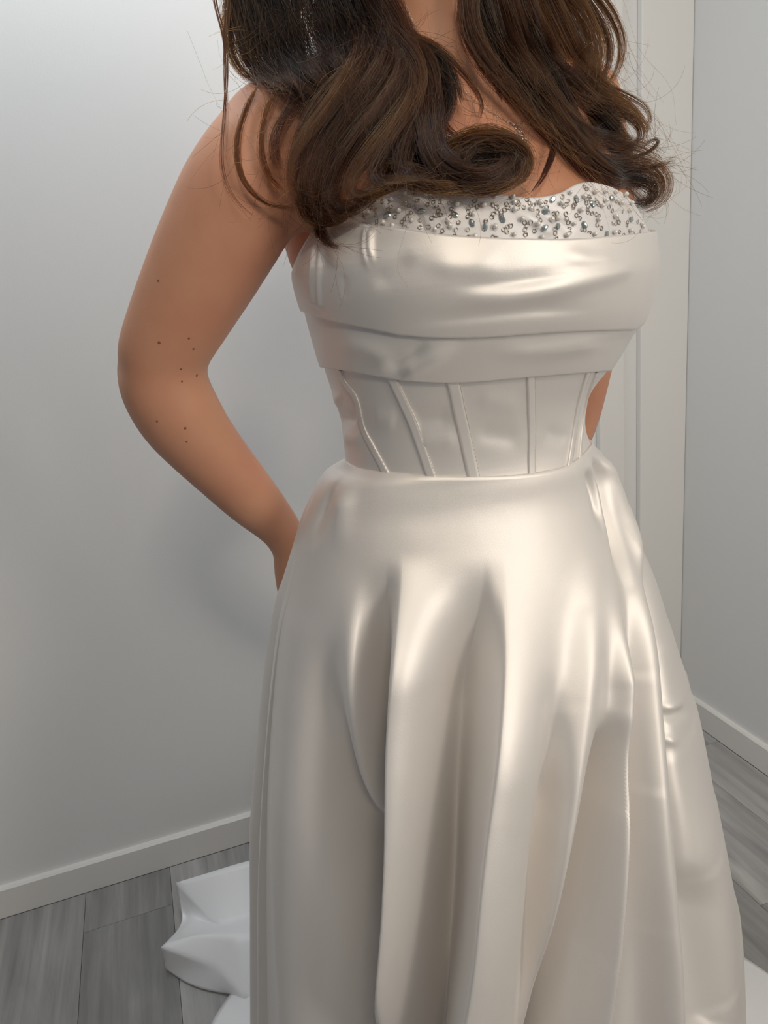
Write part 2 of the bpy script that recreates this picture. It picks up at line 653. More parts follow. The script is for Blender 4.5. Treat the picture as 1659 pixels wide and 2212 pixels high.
Z_NECK = edge_theta([(735, 470), (765, 432), (800, 405), (840, 392), (890, 392), (950, 402), (1010, 412), (1060, 418), (1110, 426), (1165, 428), (1210, 418), (1240, 402), (1268, 395), (1300, 400), (1335, 414), (1365, 440), (1385, 475), (1396, 500)], 1.16, 1.34)
Z_B1 = edge_theta([(690, 478), (760, 482), (850, 492), (950, 508), (1060, 516), (1160, 519), (1230, 519), (1330, 512), (1399, 503)], 1.16, 1.33)
Z_B2 = edge_theta([(667, 668), (720, 688), (800, 706), (880, 722), (960, 727), (1060, 725), (1180, 717), (1290, 713), (1355, 712)], 1.08, 1.28)
Z_B3 = edge_theta([(700, 792), (760, 800), (830, 813), (880, 820), (980, 825), (1100, 816), (1200, 808), (1312, 800)], 1.04, 1.20)
Z_WAIST = edge_theta([(746, 996), (780, 1012), (840, 1022), (920, 1029), (1000, 1031), (1100, 1028), (1170, 1020), (1220, 1008), (1255, 985), (1279, 957)], 0.97, 1.10)

dress = empty('wedding_dress', (0.12, 0.85, 0.0), category='dress',
              label='ivory satin strapless wedding dress with beaded neckline, corset waist and full draped skirt')
DP = np.array([0.12, 0.85, 0.0])


def dobj(name, verts, faces, mt, parent=None, **props):
    me = mesh_from(name, np.asarray(verts) - (DP if (parent is None or parent is dress) else DP), faces, mt)
    o = obj(name, me, parent or dress, **props)
    return o


TH = np.linspace(0, 2 * np.pi, 480, endpoint=False)


def band(name, ztop, zbot, off_top, off_bot, mt, creases=(), rows=60, hem=0.004, roll=0.0, gain=0.6):
    zt, zb = ztop(TH), zbot(TH)
    s = np.linspace(0, 1, rows)[:, None]
    Z = zt[None] * (1 - s) + zb[None] * s
    T = np.broadcast_to(TH[None], Z.shape)
    off = off_top * (1 - s) + off_bot * s + roll * np.sin(np.pi * s) + 0 * Z
    P, nr = TORSO.at(T, Z, off)
    if creases:
        px, py, _ = proj(P)
        face = np.clip(((CAM - P) * nr).sum(-1) / 0.25, 0, 1)
        P = P + nr * (gain * crease_field(px, py, creases) * face)[..., None]
    # turn the two free edges under
    top_in, _ = np.array(P[0]), 0
    rows_ = [P[0] - nr[0] * hem - UP * 0.0005, P[0] - nr[0] * hem * 0.4 + UP * 0.0008] + list(P) + [P[-1] - nr[-1] * hem * 0.4 - UP * 0.0008, P[-1] - nr[-1] * hem + UP * 0.001]
    V = np.array(rows_)
    F = grid_faces(V.shape[0], V.shape[1], True)[:, ::-1]
    return dobj(name, V.reshape(-1, 3), F, mt)


# corset with panels between the bones
band('corset', lambda t: Z_B3(t) + 0.02, lambda t: Z_WAIST(t) - 0.012, 0.0, 0.0, M_SATIN, [
    ([(700, 860), (740, 870)], 0.004, 16, 16, 0.3, 0.3),
    ([(725, 900), (775, 905)], -0.004, 14, 14, 0.3, 0.3),
    ([(735, 940), (790, 950)], 0.003, 16, 16, 0.3, 0.3),
    ([(870, 905), (985, 900)], -0.0022, 20, 20, 0.3, 0.3),
    ([(890, 960), (1000, 950)], 0.002, 22, 22, 0.3, 0.3),
    ([(1020, 930), (1130, 950)], -0.0018, 22, 22, 0.3, 0.3),
    ([(1025, 860), (1130, 880)], 0.0015, 22, 22, 0.3, 0.3),
    ([(1170, 930), (1230, 950)], -0.0015, 18, 18, 0.3, 0.3),
    ([(800, 900), (860, 910)], 0.002, 20, 20, 0.3, 0.3)], rows=80, gain=1.1)
# lower and upper folded satin bands
band('lower_fold_band', lambda t: Z_B2(t) + 0.02, Z_B3, 0.003, 0.0045, M_SATIN, [
    ([(860, 815), (920, 790), (1000, 740)], 0.005, 14, 22, 0.3, 0.4),
    ([(820, 800), (880, 775), (930, 735)], -0.004, 14, 14, 0.3, 0.4),
    ([(1050, 770), (1200, 760), (1320, 740)], 0.003, 14, 20, 0.3, 0.3),
    ([(720, 740), (800, 760), (860, 800)], 0.003, 18, 22, 0.3, 0.3)], roll=0.002, gain=1.0)
band('upper_fold_band', Z_B1, Z_B2, 0.008, 0.009, M_SATIN, [
    ([(960, 625), (1100, 610), (1250, 590)], -0.004, 14, 20, 0.35, 0.35),
    ([(980, 655), (1120, 645), (1300, 600), (1380, 570)], 0.005, 18, 24, 0.3, 0.2),
    ([(860, 700), (1000, 685), (1150, 670), (1300, 665)], -0.0035, 14, 22, 0.3, 0.3),
    ([(1200, 545), (1280, 560), (1350, 550)], 0.004, 20, 20, 0.35, 0.35),
    ([(900, 560), (1000, 575), (1100, 555)], 0.004, 26, 30, 0.35, 0.35),
    ([(800, 620), (850, 590), (900, 545)], -0.004, 22, 22, 0.35, 0.35),
    ([(683, 520), (676, 600), (680, 665)], 0.007700000000000001, 5, 5, 0.15, 0.1),
    ([(697, 520), (690, 600), (693, 672)], 0.006600000000000001, 5, 5, 0.15, 0.1),
    ([(790, 490), (787, 540), (795, 590)], 0.006600000000000001, 5, 6, 0.1, 0.5),
    ([(803, 492), (800, 530), (806, 580)], 0.006600000000000001, 5, 6, 0.1, 0.5),
    ([(742, 590), (745, 620), (743, 650)], -0.002, 6, 6, 0.3, 0.3)], roll=0.003)
neck = band('beaded_neckline', Z_NECK, lambda t: Z_B1(t) - 0.03, 0.002, 0.001, M_TULLE, [
    ([(890, 440), (905, 470), (922, 500)], -0.003, 8, 5, 0.2, 0.1),
    ([(1110, 450), (1160, 480), (1200, 510)], 0.003, 14, 14, 0.3, 0.2),
    ([(1130, 445), (1190, 470), (1240, 505)], -0.003, 12, 12, 0.3, 0.2),
    ([(830, 410), (835, 450), (845, 480)], 0.002, 8, 8, 0.2, 0.2)])


# boning channels on the corset
def surf_strip(name, pts, wpx, height, parent=None, mt=None, off=0.0004):
    q = resample(pts, 40)
    tab = TORSO.lookup(q, 0.97, 1.2, 700)
    P, nr = TORSO.at(tab[:, 0], tab[:, 1], off)
    # smooth positions
    for _ in range(4):
        P[1:-1] = 0.25 * P[:-2] + 0.5 * P[1:-1] + 0.25 * P[2:]
    tan = np.gradient(P, axis=0)
    tan /= np.linalg.norm(tan, axis=1)[:, None]
    side = np.cross(nr, tan)
    side /= np.linalg.norm(side, axis=1)[:, None]
    _, _, dz = proj(P)
    hw = (wpx / 2 * dz / FPX)[:, None]
    cols = []
    for a, h in ((-1.06, -0.002), (-1.0, 0.5 * height), (-0.92, height), (-0.5, height * 1.0), (0, height * 1.05), (0.5, height * 1.0), (0.92, height), (1.0, 0.5 * height), (1.06, -0.002)):
        cols.append(P + side * hw * a + nr * h)
    V = np.stack(cols, 1)
    F = grid_faces(V.shape[0], V.shape[1], False)
    o = dobj(name, V.reshape(-1, 3), F, mt or M_SATIN, parent)
    return o, P, nr, side, hw


BONES = [([(735, 800), (744, 827), (763, 850), (773, 874), (783, 924), (803, 963), (835, 1024)], 15),
         ([(842, 808), (862, 850), (887, 904), (907, 958), (932, 1032)], 20),
         ([(977, 818), (990, 880), (1001, 930), (1024, 1034)], 26),
         ([(1146, 806), (1147, 870), (1148, 930), (1148, 1027)], 18),
         ([(1271, 800), (1250, 868), (1240, 930), (1229, 1008)], 15),
         ([(1289, 803), (1267, 862), (1257, 920), (1251, 990)], 10)]
for pts, w in BONES:
    bo, P, nr, side, hw = surf_strip('boning', pts, w, 0.0014)
    # one row of stitches along the channel
    mb = MB()
    n = 44
    t = np.linspace(0, len(P) - 1, n)
    for k in range(n - 1):
        i = int(t[k])
        j = min(i + 1, len(P) - 1)
        fr = t[k] - i
        A = P[i] * (1 - fr) + P[j] * fr + side[i] * hw[i] * 1.02 + nr[i] * 0.0012
        B = A + (P[j] - P[i]) / (np.linalg.norm(P[j] - P[i]) + 1e-9) * 0.0022
        mb.add(*tube([A, B], 0.00028, 5))
    me = mb.mesh('stitching', M_STITCH)
    me.transform(Matrix.Translation(-Vector(DP)))
    obj('stitching', me, bo, kind='stuff')

# ------------------------------------------------------------------ skirt
SK_L = [(940, 748), (1000, 742), (1015, 712), (1040, 690), (1090, 665), (1130, 650), (1180, 638), (1270, 615), (1320, 601), (1450, 585), (1600, 575), (1750, 568), (1900, 565), (2212, 565), (2600, 560)]
SK_R = [(900, 1270), (960, 1284), (975, 1300), (1040, 1330), (1110, 1352), (1200, 1390), (1270, 1420), (1400, 1460), (1480, 1486), (1570, 1512), (1680, 1535), (1800, 1558), (1920, 1582), (2060, 1605), (2212, 1612), (2600, 1625)]
sz = np.linspace(0.0, 1.06, 130)
bfz = smooth_interp([(0, .37), (.2, .335), (.4, .29), (.6, .238), (.75, .196), (.85, .162), (.92, .136), (.97, .116), (1.0, .106), (1.03, .102), (1.06, .102)], sz)
bbz = smooth_interp([(0, .42), (.2, .38), (.4, .32), (.6, .26), (.8, .20), (.95, .13), (1.03, .092), (1.06, .09)], sz)
SKIRT = RingSurf(sz, YB, bfz, bbz, SK_L, SK_R, 2.1, a0=0.25)
FOLDS = [
    # ([(x,y)...down], amplitude m, width left px, width right px, taper in, taper out, kind)
    ([(872, 1190), (866, 1400), (868, 1600), (872, 1800), (866, 2000), (838, 2300)], 0.034, 17, 85, 0.22, 0, 'g'),
    ([(832, 1200), (829, 1400), (827, 1600), (826, 1800), (816, 2000), (790, 2300)], -0.050, 60, 17, 0.28, 0, 'g'),
    ([(768, 1230), (766, 1450), (776, 1650), (792, 1850), (806, 2000)], 0.022, 30, 22, 0.35, 0.5, 'g'),
    ([(690, 1280), (700, 1500), (725, 1700), (755, 1880), (800, 2080), (840, 2300)], -0.036, 40, 40, 0.4, 0, 'g'),
    ([(640, 1250), (630, 1600), (640, 1900), (650, 2300)], 0.012, 50, 60, 0.4, 0, 'g'),
    ([(1045, 1200), (1040, 1400), (1024, 1600), (1006, 1800), (990, 2000), (950, 2300)], -0.052, 75, 17, 0.32, 0, 'g'),
    ([(1096, 1180), (1088, 1420), (1066, 1620), (1044, 1820), (1026, 2020), (984, 2300)], 0.036, 20, 110, 0.35, 0, 'g'),
    ([(1190, 1420), (1184, 1650), (1160, 1850), (1118, 2300)], -0.028, 26, 20, 0.4, 0, 'g'),
    ([(1300, 1150), (1275, 1330), (1245, 1550), (1205, 1800), (1165, 2050), (1120, 2300)], 0.015, 36, 46, 0.3, 0, 'g'),
    ([(1318, 1520), (1285, 1700), (1242, 1880), (1196, 2100), (1165, 2300)], -0.046, 32, 22, 0.2, 0, 'g'),
    ([(1318, 1200), (1330, 1420), (1335, 1520), (1326, 1650), (1308, 1850), (1285, 2050), (1245, 2300)], 0.023, 24, 13, 0.2, 0, 'g'),
    ([(1342, 1200), (1352, 1500), (1348, 1700), (1330, 1900), (1310, 2100), (1286, 2300)], -0.018, 18, 24, 0.25, 0, 'g'),
    ([(1345, 1080), (1368, 1300), (1385, 1600), (1395, 1850), (1408, 2050), (1420, 2300)], 0.018, 26, 28, 0.25, 0, 'g'),
    ([(1352, 1110), (1388, 1280), (1420, 1500), (1432, 1700), (1440, 1900), (1452, 2300)], -0.026, 12, 18, 0.2, 0, 'g'),
    ([(1330, 1000), (1365, 1150), (1400, 1350), (1412, 1500)], 0.010, 9, 9, 0.25, 0.3, 'g'),
    ([(1285, 985), (1310, 1060), (1330, 1180), (1340, 1300)], -0.012, 8, 8, 0.1, 0.4, 'g'),
    ([(1300, 975), (1335, 1060), (1360, 1180), (1380, 1300)], 0.013, 8, 8, 0.1, 0.4, 'g'),
    ([(1268, 1010), (1290, 1080), (1305, 1160)], -0.008, 9, 9, 0.15, 0.4, 'g'),
    ([(1432, 1545), (1455, 1527), (1484, 1508)], 0.0045, 12, 12, 0.4, 0.5, 'g'),
    ([(1437, 1562), (1462, 1545), (1492, 1530)], -0.005, 10, 14, 0.4, 0.5, 'g'),
    ([(1434, 1608), (1448, 1602), (1470, 1605)], 0.004, 10, 12, 0.4, 0.5, 'g'),
    ([(1500, 1600), (1530, 1800), (1550, 2000), (1555, 2300)], 0.012, 60, 50, 0.3, 0, 'g'),
    ([(1470, 1850), (1490, 2000), (1520, 2200)], -0.012, 40, 40, 0.4, 0, 'g'),
    ([(745, 1005), (712, 1060), (690, 1120), (672, 1200)], -0.006, 8, 14, 0.2, 0.4, 'g'),
    ([(760, 1010), (740, 1080), (725, 1200)], 0.006, 18, 24, 0.3, 0.5, 'g'),
]


# the folds lean over: sideways shift of the cloth (metres, + to the picture's right)
LEAN = [
    ([(872, 1200), (868, 1400), (870, 1600), (874, 1800), (868, 2000), (840, 2300)], -0.010, 18, 60, 0.35, 0, 'g'),
    ([(1096, 1250), (1088, 1420), (1068, 1620), (1048, 1820), (1030, 2020), (988, 2300)], -0.013, 22, 70, 0.5, 0, 'g'),
    ([(1345, 1080), (1375, 1300), (1398, 1600), (1410, 1850), (1420, 2050), (1432, 2300)], 0.005, 26, 18, 0.3, 0, 'g'),
]


def make_skirt():
    nu, nv = 1100, 300
    th = np.linspace(0, 2 * np.pi, nu, endpoint=False)
    zt = Z_WAIST(th)
    # blend top ring of skirt onto the corset waist
    s = np.linspace(0, 1, nv)[:, None] ** 1.0
    Z = zt[None] * (1 - s) + 0.004 * s
    T = np.broadcast_to(th[None], Z.shape)
    P, nr = SKIRT.at(T, Z)
    Pt, nt = TORSO.at(th, zt, 0.003)
    # start exactly on the bodice
    k = np.clip((zt[None] - Z) / 0.05, 0, 1)
    k = k * k * (3 - 2 * k)
    d0 = (Pt - P[0])[None]
    P = P + d0 * (1 - k)[..., None]
    px, py, _ = proj(P)
    cosv = ((CAM - P) * nr).sum(-1) / np.linalg.norm(CAM - P, axis=-1)
    face = np.clip((cosv + 0.05) / 0.35, 0, 1)
    fade = np.clip((zt[None] - Z) / 0.03, 0, 1)
    gn = np.clip((py - 1450) / 600, 0, 1)
    disp = (1.15 + 0.75 * gn * gn * (3 - 2 * gn)) * crease_field(px, py, FOLDS) * face * fade
    # free-running folds on the far side
    back = np.clip((0.25 - cosv) / 0.4, 0, 1) * np.clip((zt[None] - Z) / 0.5, 0, 1)
    disp = disp + back * 0.022 * np.sin(T * 17 + 0.6 * np.sin(T * 3)) * (np.sin(T) < 0.1)
    P = P + nr * disp[..., None] + LAT * (crease_field(px, py, LEAN) * face * fade)[..., None]
    top = [P[0] - nr[0] * 0.006 - UP * 0.003, P[0] - nr[0] * 0.002 + UP * 0.0012]
    V = np.concatenate([np.array(top), P], 0)
    F = grid_faces(V.shape[0], nu, True)[:, ::-1]
    return dobj('skirt', V.reshape(-1, 3), F, M_SATIN)


make_skirt()


# ------------------------------------------------------------------ train lying on the floor
def cloth_patch(name, vt, faces, creased=(), lvl=3, thick=0.0012):
    keys = list(vt)
    V = np.array([at_z(np.float64(vt[k][0]), np.float64(vt[k][1]), np.float64(vt[k][2])) for k in keys]) - DP
    ix = {k: i for i, k in enumerate(keys)}
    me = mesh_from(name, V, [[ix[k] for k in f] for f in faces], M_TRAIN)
    bm = bmesh.new()
    bm.from_mesh(me)
    bmesh.ops.recalc_face_normals(bm, faces=bm.faces)
    cl = bm.edges.layers.float.get('crease_edge') or bm.edges.layers.float.new('crease_edge')
    cr = {frozenset((ix[a], ix[b])): w for a, b, w in creased}
    for e in bm.edges:
        e[cl] = cr.get(frozenset(v.index for v in e.verts), 0.55 if e.is_boundary else 0.0)
    bm.to_mesh(me)
    bm.free()
    o = obj(name, me, dress)
    sm = o.modifiers.new('subdivide', 'SUBSURF')
    sm.levels = sm.render_levels = lvl
    so = o.modifiers.new('solidify', 'SOLIDIFY')
    so.thickness = thick
    return o


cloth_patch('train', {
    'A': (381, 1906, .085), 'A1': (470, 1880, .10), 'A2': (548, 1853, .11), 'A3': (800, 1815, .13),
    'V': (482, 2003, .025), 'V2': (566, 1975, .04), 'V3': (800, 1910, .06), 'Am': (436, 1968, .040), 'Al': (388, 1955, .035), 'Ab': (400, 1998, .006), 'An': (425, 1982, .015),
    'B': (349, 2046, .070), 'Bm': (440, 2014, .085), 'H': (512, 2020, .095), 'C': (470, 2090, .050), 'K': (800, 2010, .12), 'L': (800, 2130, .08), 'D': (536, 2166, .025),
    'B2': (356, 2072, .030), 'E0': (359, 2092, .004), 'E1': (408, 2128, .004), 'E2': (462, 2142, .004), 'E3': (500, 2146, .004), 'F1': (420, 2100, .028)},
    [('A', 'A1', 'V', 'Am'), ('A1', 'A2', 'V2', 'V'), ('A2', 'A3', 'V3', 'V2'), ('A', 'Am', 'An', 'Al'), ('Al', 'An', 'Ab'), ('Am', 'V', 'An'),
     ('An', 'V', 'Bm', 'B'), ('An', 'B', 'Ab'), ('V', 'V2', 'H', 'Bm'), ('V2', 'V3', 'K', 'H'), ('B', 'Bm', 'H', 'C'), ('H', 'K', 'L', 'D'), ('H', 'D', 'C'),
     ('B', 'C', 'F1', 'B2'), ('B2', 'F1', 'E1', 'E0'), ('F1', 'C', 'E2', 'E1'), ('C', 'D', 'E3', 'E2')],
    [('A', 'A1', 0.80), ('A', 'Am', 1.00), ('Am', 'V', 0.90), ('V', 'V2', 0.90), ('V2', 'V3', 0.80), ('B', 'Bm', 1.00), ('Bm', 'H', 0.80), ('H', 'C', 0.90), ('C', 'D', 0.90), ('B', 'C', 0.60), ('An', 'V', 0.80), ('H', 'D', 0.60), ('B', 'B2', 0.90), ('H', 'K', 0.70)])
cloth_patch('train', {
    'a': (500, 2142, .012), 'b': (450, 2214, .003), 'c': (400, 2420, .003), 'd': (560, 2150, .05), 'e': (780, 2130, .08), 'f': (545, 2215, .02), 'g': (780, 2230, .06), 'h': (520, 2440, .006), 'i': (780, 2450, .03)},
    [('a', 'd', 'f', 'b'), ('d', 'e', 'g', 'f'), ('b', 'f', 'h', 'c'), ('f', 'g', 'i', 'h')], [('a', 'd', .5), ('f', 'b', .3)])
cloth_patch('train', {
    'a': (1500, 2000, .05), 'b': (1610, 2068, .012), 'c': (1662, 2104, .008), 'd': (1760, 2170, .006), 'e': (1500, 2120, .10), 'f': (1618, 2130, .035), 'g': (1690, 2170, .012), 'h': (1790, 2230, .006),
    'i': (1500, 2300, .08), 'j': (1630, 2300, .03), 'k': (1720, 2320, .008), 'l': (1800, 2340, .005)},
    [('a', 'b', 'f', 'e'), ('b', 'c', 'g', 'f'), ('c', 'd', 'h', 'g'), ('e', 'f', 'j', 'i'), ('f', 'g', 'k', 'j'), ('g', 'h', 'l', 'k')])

# ------------------------------------------------------------------ person: body
person = empty('person', (0.12, 0.85, 0.0), category='person',
               label='woman with long brown curled hair, right hand on hip, wearing the satin wedding dress')


def q3(x, y, Y):
    return at_y(np.float64(x), np.float64(y), np.float64(Y))


def frame_ring(c, a, bf, bb, n=40):
    th = np.linspace(0, 2 * np.pi, n, endpoint=False)
    b = np.where(np.sin(th) > 0, bf, bb)
    return np.asarray(c) + (a * np.cos(th))[:, None] * LAT + (b * np.sin(th))[:, None] * FWD


def loft(rings):
    V = np.array(rings)
    n = V.shape[1]
    f = [tuple(q[::-1]) for q in grid_faces(V.shape[0], n, True)]
    v = V.reshape(-1, 3)
    c0, c1 = V[0].mean(0), V[-1].mean(0)
    i0 = len(v)
    v = np.vstack([v, c0, c1])
    for k in range(n):
        f.append((i0, k, (k + 1) % n))
        b = (V.shape[0] - 1) * n
        f.append((i0 + 1, b + (k + 1) % n, b + k))
    return v, f


def limb(pts, n=40, seg=22):
    """pts rows: x,y,Y,r -> smooth tapered limb"""
    p = np.array([list(q3(a, b, c)) + [r] for a, b, c, r in pts])
    q = resample(p, n)
    return tube(q[:, :3], np.clip(q[:, 3], 0.004, 1), seg)


NECK = q3(925, -10, 0.835)
bodymb = MB()
# trunk inside the dress, drawn in a little from it
rows = []
tcx = lambda z: float(np.interp(z, TORSO.zs, TORSO.cx))
ta = lambda z: float(np.interp(z, TORSO.zs, TORSO.a))
for z in np.linspace(0.80, 1.28, 22):
    zz = max(z, 0.97)
    P, _ = TORSO.at(np.linspace(0, 2 * np.pi, 40, endpoint=False), zz, -0.010)
    P[:, 2] = z
    rows.append(P)
ctr = lambda z: np.array([np.interp(z, [1.28, NECK[2]], [tcx(1.28), NECK[0]]), np.interp(z, [1.28, 1.40, NECK[2]], [YB, YB + 0.012, NECK[1]]), z])
for z, a, bf, bb in ((1.30, .168, .127, .095), (1.325, .164, .112, .095), (1.35, .158, .098, .092), (1.375, .146, .086, .085), (1.40, .118, .075, .075), (1.42, .088, .067, .066),
                     (1.44, .066, .060, .058), (1.47, .055, .054, .053), (1.52, .052, .052, .052)):
    rows.append(frame_ring(ctr(min(z, NECK[2])) * [1, 1, 0] + [0, 0, z], a, bf, bb))
bodymb.add(*loft(rows))
# collar bones
for sgn in (-1, 1):
    c = ctr(1.405)
    bodymb.add(*tube(resample([c + FWD * 0.058 + LAT * sgn * 0.02 + UP * 0.004, c + FWD * 0.056 + LAT * sgn * 0.08 + UP * 0.006, c + FWD * 0.03 + LAT * sgn * 0.145 + UP * 0.008], 14), 0.012, 12))
# shoulder slopes
SHR, SHL = (598, 292), (1250, 225)
shr, shl = q3(*SHR, 0.80), q3(*SHL, 0.95)
for s_ in (shr, shl):
    bodymb.add(*tube(resample([ctr(1.43), ctr(1.43) * 0.5 + s_ * 0.5 + UP * 0.006, s_], 14), np.linspace(0.045, 0.05, 14), 20))
# breast volume showing above the neckline
for sgn, zz in ((-1, 1.265), (1, 1.265)):
    c = np.array([tcx(1.26), YB, zz])
    bodymb.add(*ellipsoid(c + LAT * sgn * 0.070 + FWD * 0.062, (0.070, 0.060, 0.060)))
# front armpit fold and the flank behind the dress edge
bodymb.add(*limb([(760, 400, .80, .036), (690, 410, .80, .040), (625, 400, .805, .044), (560, 390, .81, .048)], 14))
bodymb.add(*ellipsoid(q3(600, 300, .81), (.058, .055, .055)))
bodymb.add(*ellipsoid(q3(1252, 235, .95), (.050, .050, .052)))
bodymb.add(*limb([(690, 400, .89, .050), (703, 480, .895, .052), (712, 540, .90, .050), (742, 610, .90, .046), (775, 680, .89, .040)], 20))
# arm with the hand on the hip
ARM = [(598, 292, .80, .047), (560, 345, .80, .055), (522, 425, .80, .0610), (462, 540, .805, .0590), (408, 645, .81, .0545), (360, 742, .815, .0490), (342, 795, .82, .0465)]
bodymb.add(*limb(ARM, 44))
FORE = [(338, 790, .82, .045), (356, 838, .823, .0485), (390, 900, .83, .0480), (432, 955, .84, .0440), (490, 1020, .855, .0395), (546, 1080, .87, .0355), (590, 1125, .885, .0300), (618, 1160, .895, .0265), (636, 1195, .90, .0260)]
bodymb.add(*limb(FORE, 50))
bodymb.add(*ellipsoid(q3(292, 806, .825), (.022, .022, .026)))
# hand behind the hip: palm, four fingers and a thumb
bodymb.add(*limb([(632, 1180, .90, .026), (640, 1225, .905, .029), (646, 1270, .912, .029), (656, 1310, .922, .026)], 16))
for k, (dx, L_) in enumerate(((-34, 62), (-10, 78), (14, 84), (38, 74))):
    bodymb.add(*limb([(652 + dx, 1290 - 6 * k, .920 + .006 * k, .0095), (664 + dx, 1318 + L_ * .2, .928 + .008 * k, .0092), (682 + dx, 1312 + L_ * .62, .948 + .008 * k, .0085), (706 + dx, 1302 + L_ * .95, .968 + .008 * k, .0070)], 14, 12))
bodymb.add(*limb([(650, 1185, .905, .014), (690, 1205, .925, .012), (725, 1235, .945, .010), (748, 1268, .955, .008)], 14, 12))
# the other arm, reaching behind her back
bodymb.add(*limb([(1250, 225, .95, .044), (1270, 330, .97, .049), (1284, 480, 1.0, .050), (1280, 620, 1.015, .047), (1262, 760, 1.03, .043), (1240, 880, 1.04, .040), (1222, 940, 1.04, .039)], 44))
bodymb.add(*limb([(1226, 930, 1.04, .038), (1190, 985, 1.045, .037), (1120, 1040, 1.04, .034), (1040, 1085, 1.03, .028), (1000, 1105, 1.025, .025)], 30))
bodymb.add(*limb([(1005, 1100, 1.025, .025), (965, 1120, 1.02, .030), (930, 1135, 1.015, .026)], 12))
for k in range(4):
    bodymb.add(*limb([(935, 1108 + 20 * k, 1.018, .009), (905, 1116 + 21 * k, 1.010, .009), (870, 1128 + 20 * k, 1.005, .0075)], 10, 12))
bodymb.add(*limb([(975, 1092, 1.02, .011), (945, 1075, 1.01, .0095), (915, 1070, 1.005, .008)], 10, 12))
# legs and feet under the skirt
hipc = np.array([tcx(0.97), YB, 0.82])
for sgn in (-1, 1):
    base = hipc + LAT * sgn * 0.075
    pts = np.array([list(base + UP * 0.03) + [.085], list(base * [1, 1, 0] + [0, 0, .65]) + [.072], list(base * [1, 1, 0] + [0, 0, .46]) + [.052], list(base * [1, 1, 0] - FWD * .012 + [0, 0, .30]) + [.048], list(base * [1, 1, 0] - FWD * .012 + [0, 0, .09]) + [.033]])
    q = resample(pts, 30)
    bodymb.add(*tube(q[:, :3], q[:, 3], 20))
    ft = base * [1, 1, 0] - FWD * .03 + [0, 0, .035]
    q = resample(np.array([list(ft) + [.030], list(ft + FWD * .09 + UP * .004) + [.034], list(ft + FWD * .18 - UP * .012) + [.020]]), 14)
    bodymb.add(*tube(q[:, :3], q[:, 3], 16))
# head
HEAD = NECK + np.array([-0.005, -0.025, 0.0])
HEAD[2] = NECK[2] + 0.130
hx, hy = LAT, -FWD
Rh = np.stack([LAT, -FWD, UP], 1)
bodymb.add(*tube(resample([ctr(1.42), NECK, HEAD - UP * 0.05], 12), np.linspace(0.058, 0.052, 12), 24))
bodymb.add(*ellipsoid(HEAD + UP * 0.03, (.073, .092, .092), Rh))
bodymb.add(*ellipsoid(HEAD - UP * 0.035 + FWD * 0.022, (.058, .066, .072), Rh))
bodymb.add(*ellipsoid(HEAD - UP * 0.088 + FWD * 0.058, (.022, .020, .018), Rh))
bodymb.add(*tube(resample([HEAD + FWD * 0.086 + UP * 0.012, HEAD + FWD * 0.100 - UP * 0.018, HEAD + FWD * 0.098 - UP * 0.030], 8), np.linspace(.007, .012, 8), 12))
bodymb.add(*tube(resample([HEAD + FWD * 0.078 - UP * 0.056 - LAT * .022, HEAD + FWD * 0.088 - UP * 0.056, HEAD + FWD * 0.078 - UP * 0.056 + LAT * .022], 8), .0065, 10))
for sgn in (-1, 1):
    ec = HEAD + LAT * sgn * .030 + FWD * .078 + UP * .012
    for dz, db in ((.0085, .003), (-.0075, .0015)):                 # lids
        bodymb.add(*tube(resample([ec - LAT * sgn * .015 - FWD * .002, ec + UP * dz + FWD * db, ec + LAT * sgn * .017 - FWD * .010], 10), .0042, 8))
    bodymb.add(*ellipsoid(HEAD + LAT * sgn * .034 - UP * .026 + FWD * .052, (.022, .022, .024), Rh))
    bodymb.add(*ellipsoid(HEAD + LAT * sgn * .010 - UP * .027 + FWD * .090, (.008, .010, .007), Rh))
    bodymb.add(*ellipsoid(HEAD + LAT * sgn * .074 - UP * .008 - FWD * .005, (.009, .018, .030), Rh))
raw = bodymb.mesh('body_raw', M_SKIN)
tmp = bpy.data.objects.new('body_raw', raw)
COL.objects.link(tmp)
mod = tmp.modifiers.new('remesh', 'REMESH')
mod.mode = 'VOXEL'
mod.voxel_size = 0.0036
mod.use_smooth_shade = True
dg = bpy.context.evaluated_depsgraph_get()
body_me = bpy.data.meshes.new_from_object(tmp.evaluated_get(dg))
body_me.name = 'body'
bpy.data.objects.remove(tmp)
bpy.data.meshes.remove(raw)


def relax(me, iters):
    """even the joints out; hands and face keep their relief"""
    n = len(me.vertices)
    co = np.empty(n * 3, np.float32)
    me.vertices.foreach_get('co', co)
    co = co.reshape(-1, 3).astype(float)
    ed = np.empty(len(me.edges) * 2, np.int32)
    me.edges.foreach_get('vertices', ed)
    ed = ed.reshape(-1, 2)
    deg = np.bincount(ed.ravel(), minlength=n)[:, None]
    w = np.ones(n)
    for c, r in ((q3(670, 1300, .93), .13), (q3(930, 1110, 1.015), .11), (HEAD, .16)):
        d = np.linalg.norm(co - c, axis=1)
        w = np.minimum(w, np.clip((d - r * 0.55) / (r * 0.45), 0.10, 1))
    w = w[:, None]
    for _ in range(iters):
        acc = np.zeros_like(co)
        for k in range(3):
            acc[:, k] = np.bincount(ed[:, 0], co[ed[:, 1], k], n) + np.bincount(ed[:, 1], co[ed[:, 0], k], n)
        co = co + 0.6 * w * (acc / deg - co)
    me.vertices.foreach_set('co', co.astype(np.float32).ravel())
    me.update()


relax(body_me, 40)
body_me.polygons.foreach_set('use_smooth', [True] * len(body_me.polygons))
body_me.materials.clear()
body_me.materials.append(M_SKIN)

from mathutils.bvhtree import BVHTree


